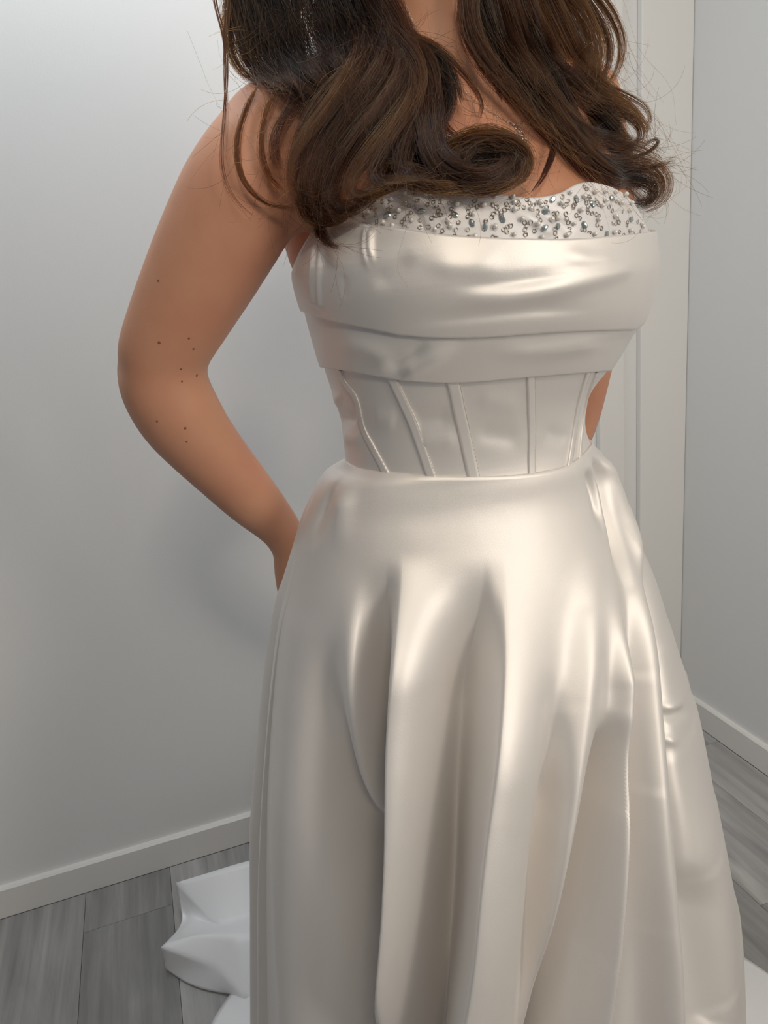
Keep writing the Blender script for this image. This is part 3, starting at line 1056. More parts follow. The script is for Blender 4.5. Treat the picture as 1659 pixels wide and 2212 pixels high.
def bvh_of(me, shift=(0, 0, 0)):
    n = len(me.vertices)
    co = np.empty(n * 3, np.float32)
    me.vertices.foreach_get('co', co)
    co = co.reshape(-1, 3) + np.asarray(shift)
    return BVHTree.FromPolygons([tuple(map(float, c)) for c in co], [tuple(p.vertices) for p in me.polygons])


BODY_BVH = bvh_of(body_me)
body_me.transform(Matrix.Translation(-Vector(DP)))
body = obj('body', body_me, person)


def cast(x, y, trees):
    d = ray(np.float64(x), np.float64(y))
    dn = Vector(d).normalized()
    best = None
    for t in trees:
        h = t.ray_cast(Vector(CAM), dn)
        if h[0] is not None and (best is None or h[3] < best[1]):
            best = (h[0], h[3], h[1])
    return best


# moles on the bent arm
for (x, y, r) in ((344, 740, .0016), (408, 731, .0012), (418, 754, .0013), (391, 797, .0013), (425, 811, .0016), (393, 824, .0012), (400, 925, .0015), (339, 910, .0013), (403, 954, .0011), (342, 606, .0013)):
    h = cast(x, y, [BODY_BVH])
    if h:
        v, f = ellipsoid((0, 0, 0), (r, r, r * 0.45), nu=10, nv=6)
        o = obj('mole', mesh_from('mole', v, f, M_MOLE), person)
        o.location = h[0] - Vector(DP)
        o.rotation_euler = h[2].to_track_quat('Z', 'Y').to_euler()
# eyes, brows and lips on the face
M_EYE, M_IRIS, M_LIP, M_BROW = mat('eye_white', (.75, .72, .70), .2), mat('iris_brown', (.08, .04, .02), .15), mat('lips', (.42, .14, .12), .4), mat('eyebrow', (.07, .04, .025), .7)
for sgn in (-1, 1):
    ec = HEAD + LAT * sgn * .030 + FWD * .0775 + UP * .012 - DP
    v, f = ellipsoid(ec, (.0135, .0080, .0068), Rh, 16, 10)
    e = obj('eye', mesh_from('eye', v, f, M_EYE), person)
    v, f = ellipsoid(ec + FWD * .0062, (.0050, .0026, .0050), Rh, 14, 8)
    obj('iris', mesh_from('iris', v, f, M_IRIS), e)
    v, f = tube(resample([ec - LAT * sgn * .018 + UP * .019 + FWD * .008, ec + UP * .0245 + FWD * .005, ec + LAT * sgn * .024 + UP * .019 - FWD * .012], 12), np.linspace(.0034, .0018, 12), 8)
    obj('eyebrow', mesh_from('eyebrow', v, f, M_BROW), person)
lc = HEAD + FWD * 0.0845 - UP * 0.055 - DP
for dz, r in ((.0035, .0048), (-.0050, .0058)):
    v, f = tube(resample([lc - LAT * .023 - FWD * .009, lc - LAT * .010 + UP * dz + FWD * .002, lc + UP * dz * .8 + FWD * .003, lc + LAT * .010 + UP * dz + FWD * .002, lc + LAT * .023 - FWD * .009], 14), np.interp(np.linspace(0, 1, 14), [0, .5, 1], [.0015, r, .0015]), 10)
    obj('lip', mesh_from('lip', v, f, M_LIP), person)


# ------------------------------------------------------------------ hair
def hair_material(name, melanin, red):
    mt = bpy.data.materials.new(name)
    mt.use_nodes = True
    nt = mt.node_tree
    nt.nodes.remove(nt.nodes['Principled BSDF'])
    h = nt.nodes.new('ShaderNodeBsdfHairPrincipled')
    h.parametrization = 'MELANIN'
    h.inputs['Melanin'].default_value = melanin
    h.inputs['Melanin Redness'].default_value = red
    h.inputs['Roughness'].default_value = 0.32
    h.inputs['Radial Roughness'].default_value = 0.42
    h.inputs['Random Color'].default_value = 0.25
    h.inputs['Coat'].default_value = 0.0
    nt.links.new(h.outputs[0], nt.nodes['Material Output'].inputs[0])
    return mt


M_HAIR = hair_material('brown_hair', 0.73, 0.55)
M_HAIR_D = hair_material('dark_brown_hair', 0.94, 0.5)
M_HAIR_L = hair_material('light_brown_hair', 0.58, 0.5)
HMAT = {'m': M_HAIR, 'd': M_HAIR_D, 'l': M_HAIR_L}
def bvh_obj(name):
    return bvh_of(bpy.data.objects[name].data, DP)


TREES = [BODY_BVH] + [bvh_obj(n) for n in ('beaded_neckline', 'upper_fold_band')]
hair = empty('hair', (0, 0, 0))
hair.parent = person
hair['label'] = 'long brown hair in loose curls'


def guide_path(pts, clear, Y0, n=48):
    """picture polyline draped in front of the body: clear = gap to the skin or cloth (metres), may vary along the lock"""
    q = resample(pts, n)
    d = ray(q[:, 0], q[:, 1])
    dl = np.linalg.norm(d, axis=1)
    dd = np.full(n, np.nan)
    for i in range(n):
        h = cast(q[i, 0], q[i, 1], TREES)
        if h:
            dd[i] = h[1]
    yd = np.interp(np.linspace(0, 1, n), np.linspace(0, 1, len(Y0)), Y0) if np.ndim(Y0) else np.full(n, Y0)
    far = yd * dl / d[:, 1]
    cl = np.interp(np.linspace(0, 1, n), np.linspace(0, 1, len(clear)), clear) if np.ndim(clear) else np.full(n, clear)
    t = np.where(np.isnan(dd), far, np.minimum(dd - cl, far))
    for _ in range(14):
        t2 = t.copy()
        t2[1:-1] = 0.25 * t[:-2] + 0.5 * t[1:-1] + 0.25 * t[2:]
        t2[0], t2[-1] = 0.5 * (t[0] + t[1]), 0.5 * (t[-1] + t[-2])
        t = t2
    return CAM + d / dl[:, None] * t[:, None]


NP_ = 64


def make_lock(pts, rpx, n, mk='m', clear=0.02, Y0=0.80, twist=1.0, frizz=1.0, tip=0.35, flat=0.55, helix=0.0, hfreq=2.0):
    G = guide_path(pts, clear, Y0)
    if pts[0][1] < 0:                      # carry the lock up to the scalp
        sd = 1.0 if pts[0][0] > 930 else -1.0
        lat = abs((G[0] - HEAD) @ LAT)
        fw = float(np.clip((G[0] - HEAD) @ FWD, -0.05, 0.05))
        root = HEAD + LAT * sd * RNG.uniform(.02, .055) + FWD * (fw * .5 + RNG.uniform(-.03, .02)) + UP * RNG.uniform(.105, .125)
        ear = HEAD + LAT * sd * np.clip(lat, .085, .125) + FWD * (fw * .7) + UP * .01
        jaw = 0.5 * ear + 0.5 * G[0] + LAT * sd * .012
        G = np.vstack([resample([root, HEAD + LAT * sd * .078 + FWD * fw * .6 + UP * .085, ear, jaw, G[0]], 30)[:-1], G])
    L = np.concatenate([[0], np.cumsum(np.linalg.norm(np.diff(G, axis=0), axis=1))])
    s = np.linspace(0, L[-1], NP_)
    G = np.stack([np.interp(s, L, G[:, k]) for k in range(3)], -1)
    for _ in range(2):
        G[1:-1] = 0.25 * G[:-2] + 0.5 * G[1:-1] + 0.25 * G[2:]
    tan = np.gradient(G, axis=0)
    tan /= np.linalg.norm(tan, axis=1)[:, None]
    view = G - CAM
    view /= np.linalg.norm(view, axis=1)[:, None]
    side = np.cross(tan, view)
    side /= np.linalg.norm(side, axis=1)[:, None] + 1e-9
    dep = np.cross(side, tan)
    R = rpx * 0.80 / FPX
    t = np.linspace(0, 1, NP_)
    prof = np.interp(t, [0, 0.15, 0.5, 0.8, 1.0], [0.85, 1.0, 1.0, 0.8, tip])
    rad = np.sqrt(RNG.random(n))
    ang = RNG.random(n) * 2 * np.pi
    tw = twist * (0.5 + RNG.random(n)) * 1.2
    A = ang[:, None] + tw[:, None] * t[None] * np.pi + 0.25 * np.sin(2 * np.pi * (t[None] * (1 + RNG.random((n, 1))) + RNG.random((n, 1))))
    # bunch into smaller wisps
    nb = max(5, n // 13)
    br, ba = np.sqrt(RNG.random(nb)), RNG.random(nb) * 2 * np.pi
    which = RNG.integers(0, nb, n)
    mixw = np.interp(t, [0, .5, 1], [.45, .62, .8])[None]
    bx = (br * np.cos(ba))[which][:, None]
    by = (br * np.sin(ba))[which][:, None]
    ca, sa = np.cos(tw.mean() * t * np.pi)[None], np.sin(tw.mean() * t * np.pi)[None]
    bx, by = bx * ca - by * sa, bx * sa + by * ca
    U = (rad[:, None] * np.cos(A)) * (1 - mixw) + bx * mixw
    Vv = (rad[:, None] * np.sin(A)) * (1 - mixw) + by * mixw
    ph1, ph2 = RNG.random((n, 1)) * 6.28, RNG.random((n, 1)) * 6.28
    fz = frizz * 0.22 * (0.3 + t[None]) * RNG.random((n, 1)) ** 2
    U = U + fz * np.sin(9 * t[None] + ph1) * 1.5
    Vv = Vv + fz * np.sin(8 * t[None] + ph2) * 1.5
    hx_ = helix * np.sin(2 * np.pi * hfreq * t)[None]
    hy_ = helix * np.cos(2 * np.pi * hfreq * t)[None]
    P = G[None] + ((U * prof[None] * R) + hx_)[..., None] * side[None] + ((Vv * prof[None] * R * flat) + hy_)[..., None] * dep[None]
    # every strand stops at its own length
    end = 1 - 0.25 * RNG.random(n) ** 2
    beg = 0.16 * RNG.random(n) if pts[0][1] > 0 else np.zeros(n)
    tt = (beg[:, None] + t[None] * (end - beg)[:, None]) * (NP_ - 1)
    i = np.clip(tt.astype(int), 0, NP_ - 2)
    fr = (tt - i)[..., None]
    r_ = np.arange(n)[:, None]
    P = P[r_, i] * (1 - fr) + P[r_, i + 1] * fr
    return P


def strands_object(name, P, mt, r0=0.00019, r1=0.00006, parent=None):
    n, m_ = P.shape[:2]
    c = bpy.data.hair_curves.new(name)
    c.add_curves([m_] * n)
    c.position_data.foreach_set('vector', (P - DP).astype(np.float32).ravel())
    ra = c.attributes.get('radius') or c.attributes.new('radius', 'FLOAT', 'POINT')
    rr = np.broadcast_to(np.interp(np.linspace(0, 1, m_), [0, .7, 1], [r0, r0 * .9, r1])[None], (n, m_)) * RNG.uniform(.7, 1.25, (n, 1))
    ra.data.foreach_set('value', rr.astype(np.float32).ravel())
    c.materials.append(mt)
    return obj(name, c, parent or hair)


LOCKS = [
    # ---- mass falling over her right shoulder (picture left): back filler first
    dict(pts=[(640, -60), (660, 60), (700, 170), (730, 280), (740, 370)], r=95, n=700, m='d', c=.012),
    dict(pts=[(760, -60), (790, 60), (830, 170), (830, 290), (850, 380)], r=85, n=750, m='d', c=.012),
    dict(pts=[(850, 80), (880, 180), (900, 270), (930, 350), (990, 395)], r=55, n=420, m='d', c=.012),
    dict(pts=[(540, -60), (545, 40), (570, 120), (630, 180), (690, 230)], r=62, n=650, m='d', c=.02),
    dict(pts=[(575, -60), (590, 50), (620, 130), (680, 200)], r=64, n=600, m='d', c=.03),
    # outer sweeps with the light on them
    dict(pts=[(505, -40), (494, 60), (502, 120), (530, 160), (566, 176)], r=20, n=200, m='m', c=.03),
    dict(pts=[(540, -40), (528, 50), (536, 115), (570, 160), (625, 195)], r=24, n=230, m='m', c=.035),
    dict(pts=[(590, -40), (580, 50), (588, 120), (622, 165), (680, 205)], r=26, n=240, m='m', c=.04),
    dict(pts=[(640, -40), (640, 50), (655, 120), (690, 170), (740, 205)], r=28, n=240, m='m', c=.04),
    dict(pts=[(700, -40), (700, 60), (725, 130), (770, 190)], r=30, n=230, m='m', c=.04),
    # fall from the centre down to the lower left
    dict(pts=[(740, -60), (800, 20), (812, 90), (775, 160), (705, 225), (655, 300), (640, 380), (655, 445), (690, 478)], r=36, n=380, m='m', c=.035),
    dict(pts=[(770, -60), (830, 20), (850, 110), (795, 200), (725, 290), (680, 370), (672, 430), (700, 470), (740, 465)], r=36, n=380, m='m', c=.04),
    dict(pts=[(800, -60), (835, 10), (870, 80), (885, 140), (835, 225), (770, 300), (720, 380), (712, 440), (750, 455), (800, 425), (828, 400)], r=32, n=340, m='m', c=.045),
    dict(pts=[(720, -60), (770, 40), (772, 130), (700, 240), (640, 320), (620, 390), (640, 430)], r=22, n=170, m='l', c=.045),
    dict(pts=[(790, -50), (835, 50), (890, 120), (900, 190), (850, 270), (790, 340), (750, 400), (770, 430), (830, 410)], r=26, n=240, m='l', c=.05),
    dict(pts=[(780, -40), (840, 70), (882, 150), (868, 230), (830, 310), (800, 370), (830, 400), (900, 385)], r=30, n=260, m='m', c=.045),
    dict(pts=[(800, -30), (855, 75), (915, 130), (928, 200), (900, 270), (870, 340), (890, 390), (950, 400)], r=30, n=260, m='m', c=.04),
    dict(pts=[(700, 380), (690, 440), (690, 490), (706, 522), (735, 538)], r=14, n=110, m='m', c=.03, tip=.9),
    dict(pts=[(740, 400), (700, 450), (690, 500), (720, 530)], r=12, n=80, m='m', c=.03, tip=.9),
    dict(pts=[(660, 360), (650, 420), (668, 470), (720, 480), (770, 455)], r=16, n=130, m='l', c=.04, tip=.6),
    # lower edge towards the neckline
    dict(pts=[(800, 385), (860, 390), (920, 405), (980, 408), (1040, 400), (1090, 380)], r=14, n=170, m='l', c=.03, tip=.6),
    dict(pts=[(820, 360), (880, 372), (940, 390), (1000, 395), (1060, 392)], r=22, n=210, m='m', c=.035),
    dict(pts=[(760, 410), (800, 425), (850, 410), (900, 395), (950, 405)], r=9, n=70, m='l', c=.035, tip=.8),
    # rolled curl in front of the chest
    dict(pts=[(800, -30), (855, 75), (902, 150), (905, 220), (915, 275), (930, 330), (980, 385), (1050, 405), (1115, 380), (1136, 335), (1105, 300), (1040, 292), (990, 315), (978, 355)], r=24, n=420, m='m', c=[.02, .03, .045, .05, .045, .04, .045]),
    dict(pts=[(825, 20), (895, 100), (928, 180), (935, 260), (945, 330), (990, 372), (1050, 385), (1105, 358), (1118, 325), (1075, 305), (1020, 315), (1000, 345), (1020, 370)], r=22, n=360, m='m', c=[.02, .03, .05, .055, .05, .045, .03]),
    dict(pts=[(960, 330), (1000, 300), (1050, 292), (1110, 312), (1136, 345), (1120, 385), (1070, 405)], r=18, n=220, m='l', c=[.03, .055, .06, .055, .045]),
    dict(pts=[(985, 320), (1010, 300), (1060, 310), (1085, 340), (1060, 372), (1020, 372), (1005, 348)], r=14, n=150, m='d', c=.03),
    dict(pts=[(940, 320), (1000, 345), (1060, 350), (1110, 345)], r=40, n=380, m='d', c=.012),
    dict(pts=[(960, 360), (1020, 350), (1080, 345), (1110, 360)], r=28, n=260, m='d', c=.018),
    # strands crossing the throat
    dict(pts=[(690, -10), (744, 36), (834, 72), (915, 92), (972, 130), (1019, 180), (1046, 232), (1034, 254)], r=12, n=110, m='m', c=.03, tip=.4),
    dict(pts=[(740, -20), (800, 50), (870, 85), (940, 110), (985, 160), (1000, 220)], r=20, n=190, m='d', c=.03),
    dict(pts=[(690, -20), (750, 30), (840, 62), (930, 88), (1000, 140)], r=7, n=60, m='l', c=.045, tip=.5),
    dict(pts=[(860, 80), (930, 120), (965, 180), (960, 240), (925, 300)], r=24, n=200, m='d', c=.025),
    dict(pts=[(900, 110), (945, 160), (945, 220), (965, 270), (1000, 300)], r=10, n=60, m='m', c=.02),
    # thin wisps over the arm
    dict(pts=[(458, -10), (483, 72), (491, 145), (484, 253), (480, 362), (508, 434), (555, 474)], r=5, n=26, m='m', c=.015, tip=2.0, Y=.76),
    dict(pts=[(492, -10), (488, 72), (486, 160), (490, 260), (488, 330)], r=7, n=26, m='m', c=.015, Y=.76),
    dict(pts=[(556, 178), (522, 262), (512, 325), (527, 390), (574, 438), (640, 452)], r=7, n=60, m='l', c=.012, tip=.9),
    dict(pts=[(600, 190), (570, 250), (562, 320), (580, 380), (620, 420)], r=10, n=36, m='l', c=.012, tip=1.5),
    dict(pts=[(650, 200), (610, 260), (590, 320), (600, 370)], r=14, n=50, m='m', c=.015, tip=1.2),
    # ---- mass over her left shoulder (picture right)
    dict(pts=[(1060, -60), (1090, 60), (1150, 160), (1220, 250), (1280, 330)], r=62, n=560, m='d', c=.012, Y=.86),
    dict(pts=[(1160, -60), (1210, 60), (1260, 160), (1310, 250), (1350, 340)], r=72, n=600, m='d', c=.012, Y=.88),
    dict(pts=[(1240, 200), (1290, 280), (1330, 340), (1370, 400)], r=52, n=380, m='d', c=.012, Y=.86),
    dict(pts=[(1012, -40), (1010, 50), (1040, 120), (1095, 190), (1150, 250), (1205, 295)], r=30, n=330, m='m', c=.03, Y=.82),
    dict(pts=[(1055, -40), (1075, 60), (1125, 150), (1190, 225), (1250, 290), (1300, 330)], r=34, n=360, m='m', c=.035, Y=.82),
    dict(pts=[(1110, -40), (1140, 60), (1190, 140), (1260, 210), (1320, 270), (1370, 330)], r=34, n=360, m='m', c=.04, Y=.83),
    dict(pts=[(1170, -40), (1210, 50), (1250, 130), (1310, 195), (1370, 240), (1402, 285)], r=30, n=320, m='l', c=.04, Y=.84),
    dict(pts=[(1215, -40), (1265, 40), (1290, 110), (1270, 180), (1215, 225)], r=26, n=260, m='l', c=.035, Y=.84),
    dict(pts=[(1265, -40), (1322, 35), (1343, 100), (1332, 155), (1310, 190)], r=17, n=190, m='m', c=.03, Y=.86, tip=.5),
    dict(pts=[(1240, -30), (1300, 50), (1318, 110), (1305, 165), (1275, 210)], r=20, n=200, m='m', c=.03, Y=.85),
    dict(pts=[(1180, -40), (1250, 80), (1290, 170), (1350, 205), (1392, 228), (1407, 255), (1392, 290)], r=9, n=80, m='m', c=.03, Y=.84, tip=.6),
    dict(pts=[(1120, -40), (1170, 90), (1230, 190), (1300, 225), (1365, 250), (1395, 290), (1370, 320), (1330, 330)], r=26, n=260, m='m', c=.04, Y=.83),
    dict(pts=[(1080, -40), (1130, 110), (1200, 225), (1260, 285), (1330, 310), (1390, 325), (1425, 350)], r=30, n=280, m='m', c=.04, Y=.83, tip=.8),
    dict(pts=[(1150, 20), (1210, 170), (1262, 265), (1334, 328), (1381, 336), (1418, 314), (1424, 298), (1398, 308), (1370, 330)], r=6, n=60, m='d', c=.04, Y=.83, tip=.8),
    dict(pts=[(1090, -30), (1140, 140), (1200, 250), (1262, 325), (1320, 352), (1385, 352), (1430, 366), (1446, 405), (1424, 438), (1385, 446)], r=26, n=330, m='m', c=.04, Y=.83, tip=.7),
    dict(pts=[(1150, 60), (1210, 220), (1275, 345), (1340, 380), (1395, 388), (1420, 412), (1400, 440), (1365, 438)], r=28, n=300, m='d', c=.03, Y=.83, tip=.7),
    dict(pts=[(1100, 20), (1160, 180), (1235, 310), (1290, 365), (1330, 392), (1370, 410), (1400, 440)], r=24, n=220, m='m', c=.035, Y=.83, tip=.8),
    dict(pts=[(1300, 340), (1370, 365), (1420, 358), (1460, 350)], r=12, n=70, m='m', c=.03, Y=.83, tip=1.6),
    dict(pts=[(1180, 200), (1197, 300), (1178, 372), (1148, 416)], r=7, n=60, m='m', c=.02, Y=.80, tip=.35),
    dict(pts=[(1040, -20), (1075, 100), (1130, 205), (1190, 280), (1240, 330), (1290, 370)], r=30, n=240, m='d', c=.02, Y=.82),
    dict(pts=[(1010, 0), (1030, 90), (1060, 160), (1085, 220)], r=9, n=60, m='m', c=.02, Y=.80),
]
for Lk in LOCKS:
    P = make_lock(Lk['pts'], Lk['r'], Lk['n'], clear=Lk['c'], Y0=Lk.get('Y', 0.79), tip=Lk.get('tip', .35))
    strands_object('hair_lock', P, HMAT[Lk['m']])


# loose flyaway hairs round both masses
def flyaways():
    anchors = []
    for Lk in LOCKS:
        q = resample(Lk['pts'], 12)
        for k in range(2, 12):
            anchors.append((q[k], q[k] - q[k - 1], Lk['r'], Lk.get('Y', .79)))
    Ps = []
    for _ in range(620):
        a, d, r, Y = anchors[RNG.integers(0, len(anchors))]
        d = d / (np.linalg.norm(d) + 1e-9)
        nrm = np.array([-d[1], d[0]]) * RNG.choice([-1, 1])
        ln = RNG.uniform(40, 140)
        p0 = a + nrm * r * RNG.uniform(.2, .9)
        ang = RNG.normal(0, .8)
        dirv = d * math.cos(ang) + nrm * abs(math.sin(ang))
        cur = RNG.normal(0, 1.2)
        pts = [p0]
        th0 = math.atan2(dirv[1], dirv[0])
        for k in range(9):
            th0 += cur / 9
            pts.append(pts[-1] + np.array([math.cos(th0), math.sin(th0)]) * ln / 9)
        G = guide_path(pts, RNG.uniform(.03, .06), Y - .02, 16)
        Ps.append(G)
    return np.array(Ps)


o = strands_object('flyaway_hair', flyaways(), M_HAIR, 0.00010, 0.00006)
o['kind'] = 'stuff'
# frizz lying across the locks
fz = []
for Lk in LOCKS:
    if Lk['r'] < 12:
        continue
    k = max(3, int(Lk['n'] * 0.05))
    pj = np.array(Lk['pts'], float)
    for _ in range(k):
        sh = RNG.normal(0, Lk['r'] * 0.8, 2)
        q = pj + sh + RNG.normal(0, Lk['r'] * 0.2, pj.shape)
        cut = RNG.uniform(0, .5)
        q = resample(q, 24)[int(24 * cut):]
        fz.append(guide_path(q, RNG.uniform(.035, .065), Lk.get('Y', .79) - .02, 20))
strands_object('frizz_hair', np.array(fz), M_HAIR_L, 0.00008, 0.00005)['kind'] = 'stuff'
# hair over the skull and behind the neck
capP = []
for k in range(2600):
    u = RNG.random() * 2 * np.pi
    e = RNG.uniform(0.12, 1.5)
    fr_ = math.cos(u)
    top = HEAD + UP * .035
    d0 = np.array([math.cos(e) * math.sin(u), math.cos(e) * fr_, math.sin(e)])
    if fr_ > 0.35 and e < 0.85:
        continue
    root = top + d0[0] * LAT * .076 + d0[1] * FWD * .094 + d0[2] * UP * .096
    sd = 1 if d0[0] >= 0 else -1
    side_p = HEAD + LAT * sd * RNG.uniform(.082, .10) + FWD * (0.02 + 0.05 * d0[1]) - UP * .03
    end_ = NECK + LAT * sd * RNG.uniform(.04, .10) - FWD * RNG.uniform(.03, .09) - UP * RNG.uniform(-.03, .05)
    mid_ = root * .45 + side_p * .55 + LAT * sd * .022 + UP * .02
    capP.append(resample([root, mid_, side_p - FWD * .03, end_], 20))
strands_object('crown_hair', np.array(capP), M_HAIR, 0.0005, 0.0003)['kind'] = 'stuff'


# ------------------------------------------------------------------ beadwork on the neckline
NECK_BVH = bvh_obj('beaded_neckline')


def torus_mesh(name, R, r, n1, n2, mt):
    p = [(R * math.cos(a), R * math.sin(a), 0) for a in np.linspace(0, 2 * math.pi, n1, endpoint=False)]
    v, f = [], []
    for i in range(n1):
        a = 2 * math.pi * i / n1
        for j in range(n2):
            b = 2 * math.pi * j / n2
            v.append(((R + r * math.cos(b)) * math.cos(a), (R + r * math.cos(b)) * math.sin(a), r * 0.7 * math.sin(b)))
            f.append((i * n2 + j, ((i + 1) % n1) * n2 + j, ((i + 1) % n1) * n2 + (j + 1) % n2, i * n2 + (j + 1) % n2))
    return mesh_from(name, v, f, mt)


me_seq = torus_mesh('sequin', 0.00170, 0.00045, 12, 5, M_SEQUIN)
v_, f_ = ellipsoid((0, 0, 0.0017), (.0022, .0022, .0022), nu=14, nv=9)
me_pearl = mesh_from('pearl', v_, f_, M_PEARL)


def drop_mesh():
    n = 18
    a = np.linspace(0, 2 * np.pi, n, endpoint=False)
    rr = .0030 * (1 + 0.42 * np.clip(np.cos(a), 0, 1) ** 3)
    ring = np.stack([rr * np.cos(a), 0.80 * rr * np.sin(a)], -1)
    v = [(x, y, 0) for x, y in ring] + [(x * .96, y * .96, .0007) for x, y in ring] + [(x * .60, y * .60, .0013) for x, y in ring] + [(0, 0, .0014)]
    f = []
    for k in range(n):
        k2 = (k + 1) % n
        f += [(k, k2, n + k2, n + k), (n + k, n + k2, 2 * n + k2, 2 * n + k), (2 * n + k, 2 * n + k2, 3 * n)]
    return mesh_from('crystal', v, f, M_CRYSTAL, False)


me_cry = drop_mesh()


def bead(name, me, x, y, tilt=0.15, scale=1.0):
    h = cast(x, y, [NECK_BVH])
    if not h:
        return
    n = h[2] if h[2].dot(Vector(CAM) - h[0]) > 0 else -h[2]
    n = (n + Vector(RNG.normal(0, tilt, 3))).normalized()
    o = obj(name, me, neck)
    o.location = h[0] - Vector(DP) + n * 0.0006
    o.rotation_euler = n.to_track_quat('Z', 'Y').to_euler()
    o.rotation_euler.rotate_axis('Z', RNG.uniform(0, 6.28))
    o.scale = (scale,) * 3


A_ = lambda l: [(700 + x / 4.608, 380 + y / 4.608) for x, y in l]
B_ = lambda l: [(1040 + x / 4.366, 240 + y / 4.366) for x, y in l]
CRY = A_([(490, 250), (635, 388), (965, 352), (1305, 390), (1475, 475)]) + B_([(30, 1100), (200, 1025), (590, 1105), (600, 945), (672, 830), (890, 828), (1040, 870), (720, 1085), (965, 1070), (1180, 1160), (1410, 1020), (1225, 820)])
SEQ = A_([(455, 303), (480, 320), (508, 337), (370, 310), (650, 230), (645, 265), (665, 312), (640, 338), (390, 388), (410, 410), (515, 388), (528, 453), (525, 495), (865, 370), (838, 400), (805, 430), (780, 460), (798, 495), (820, 525), (848, 300), (810, 275), (900, 312), (885, 168), (910, 183), (1000, 150), (1065, 230), (1090, 265), (1120, 310), (1143, 352), (1118, 395), (1163, 393), (1075, 422), (1140, 500), (1180, 547), (955, 515), (1155, 595), (1250, 268), (1270, 332), (1258, 407), (1310, 538), (1303, 598), (1440, 320), (1470, 300), (1437, 355), (1433, 408), (1527, 310), (1503, 250), (1430, 537), (1440, 610), (1610, 453)])
SEQ += B_([(110, 885), (145, 910), (145, 950), (110, 970), (100, 1000), (40, 1040), (240, 880), (250, 910), (220, 930), (185, 960), (185, 985), (275, 1080), (250, 1090), (210, 1120), (240, 1140), (410, 1050), (425, 1085), (410, 1120), (415, 1165), (500, 1130), (463, 1048), (110, 1185), (140, 1200), (430, 835), (455, 870), (490, 885), (605, 860), (570, 890), (615, 905), (530, 945), (555, 1030), (530, 990), (685, 965), (715, 965), (680, 1000), (795, 970), (805, 1015), (820, 1050), (830, 1105), (835, 1150), (685, 1115), (695, 1150), (705, 1200), (870, 890), (885, 870), (865, 910), (895, 985), (925, 1010), (1005, 910), (1000, 930), (1005, 955), (1040, 965), (1080, 975), (1110, 990), (945, 1115), (975, 1120), (1015, 1145), (1090, 1075), (1130, 1105), (1200, 905), (1230, 940), (1280, 1015), (1240, 1060), (1265, 1060), (1295, 1050), (1300, 1140), (1340, 1170), (1330, 945), (1375, 1050), (1370, 1075), (1435, 1150), (1495, 1140), (1470, 1045), (985, 800), (1015, 810), (1070, 840), (970, 715), (990, 735), (760, 810), (800, 880), (775, 900), (815, 850), (335, 870), (355, 880), (345, 860), (340, 915), (400, 910), (480, 930), (985, 845), (990, 870), (1090, 860), (1100, 880), (1020, 830)])
PRL = A_([(300, 400), (450, 370), (415, 265), (555, 185), (680, 245), (600, 470), (690, 500), (755, 350), (815, 180), (875, 445), (1015, 195), (1325, 285), (1105, 535), (1255, 500), (1480, 380), (1587, 293), (1500, 600), (740, 115), (590, 100), (1230, 445)])
PRL += B_([(18, 890), (130, 805), (65, 760), (305, 865), (305, 930), (385, 1015), (125, 1090), (305, 1160), (525, 1065), (568, 1185), (455, 920), (540, 860), (745, 870), (832, 775), (655, 1030), (715, 1010), (870, 1062), (930, 935), (800, 1170), (1060, 1160), (1095, 1025), (1130, 895), (1160, 845), (1060, 765), (1160, 765), (1255, 770), (1345, 790), (1270, 850), (1405, 870), (1385, 940), (1250, 990), (1245, 1140), (1395, 1125), (1500, 1065), (1510, 1090), (960, 810), (290, 815), (1305, 870)])
for x, y in CRY:
    bead('crystal', me_cry, x, y, 0.18)
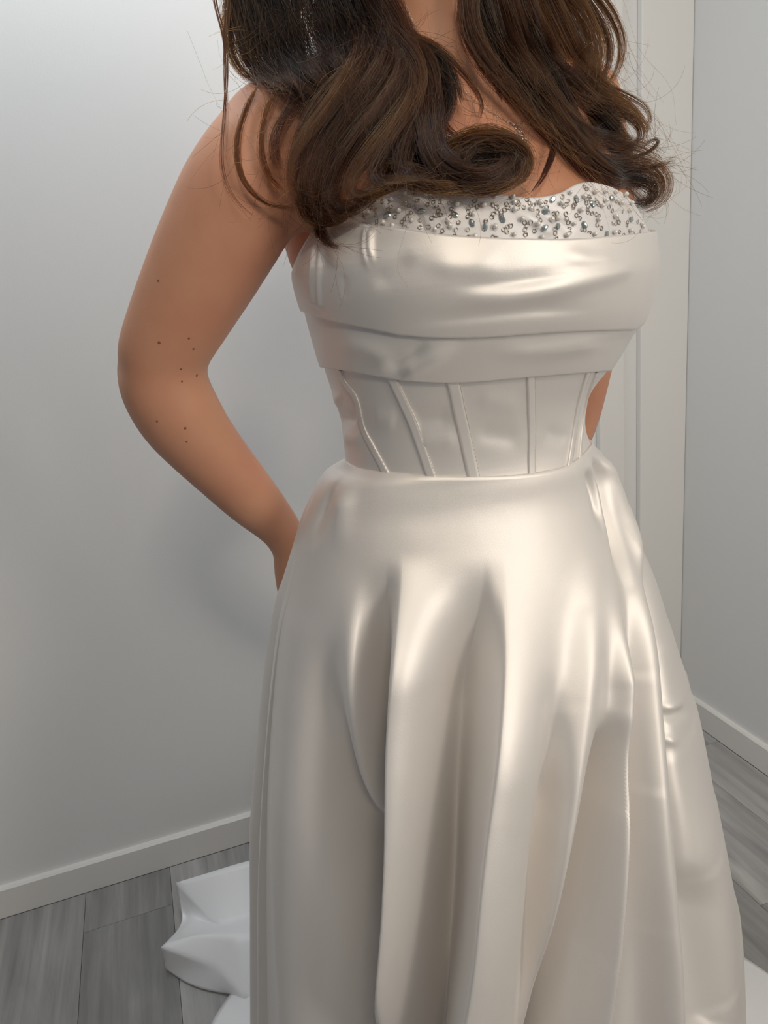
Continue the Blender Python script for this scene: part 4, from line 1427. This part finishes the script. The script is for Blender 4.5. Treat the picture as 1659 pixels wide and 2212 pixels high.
for x, y in SEQ:
    bead('sequin', me_seq, x, y, 0.28, RNG.uniform(.9, 1.08))
for x, y in PRL:
    bead('pearl', me_pearl, x, y, 0.05, RNG.uniform(.85, 1.1))
# beads under the hair and in the gaps, strewn in short chains
extra = 0
taken = np.array(CRY + SEQ + PRL)
while extra < 46:
    x, y = RNG.uniform(745, 1000), RNG.uniform(392, 500)
    if np.hypot(taken[:, 0] - x, taken[:, 1] - y).min() < 13:
        extra += 0.2
        continue
    taken = np.vstack([taken, [x, y]])
    bead('sequin' if extra % 3 else 'pearl', me_seq if extra % 3 else me_pearl, x, y, 0.25)
    extra = int(extra) + 1

# ------------------------------------------------------------------ necklace
nk0 = q3(1118, 275, .75)
neckl = empty('necklace', tuple(DP), category='necklace', label='fine silver chain necklace with tiny sparkling links on her chest')


def chain(pts, step, R, r, name):
    G = guide_path(pts, 0.0012, 0.86, 60)
    L = np.concatenate([[0], np.cumsum(np.linalg.norm(np.diff(G, axis=0), axis=1))])
    n = int(L[-1] / step)
    mb = MB()
    for k in range(n):
        s_ = k * step
        c = np.array([np.interp(s_, L, G[:, j]) for j in range(3)])
        c2 = np.array([np.interp(s_ + step, L, G[:, j]) for j in range(3)])
        t = c2 - c
        t /= np.linalg.norm(t) + 1e-9
        b = np.cross(t, (0.3, -1, 0.2) if k % 2 else (0, 0, 1))
        b /= np.linalg.norm(b)
        a = np.linspace(0, 2 * np.pi, 9)
        mb.add(*tube(c + R * (1.35 * np.cos(a)[:, None] * t + np.sin(a)[:, None] * b), r, 5))
    me = mb.mesh(name, M_SILVER)
    me.transform(Matrix.Translation(-Vector(DP)))
    return obj(name, me, neckl)


chain([(858, -30), (905, 70), (975, 165), (1030, 222), (1085, 256), (1118, 276)], 0.0022, 0.0009, 0.0002, 'chain')
chain([(1118, 276), (1150, 230), (1140, 130), (1080, 40), (1020, -30)], 0.0022, 0.0009, 0.0002, 'chain')
chain([(1108, 268), (1118, 276), (1127, 292), (1134, 306), (1142, 300)], 0.0042, 0.0022, 0.0005, 'pendant')
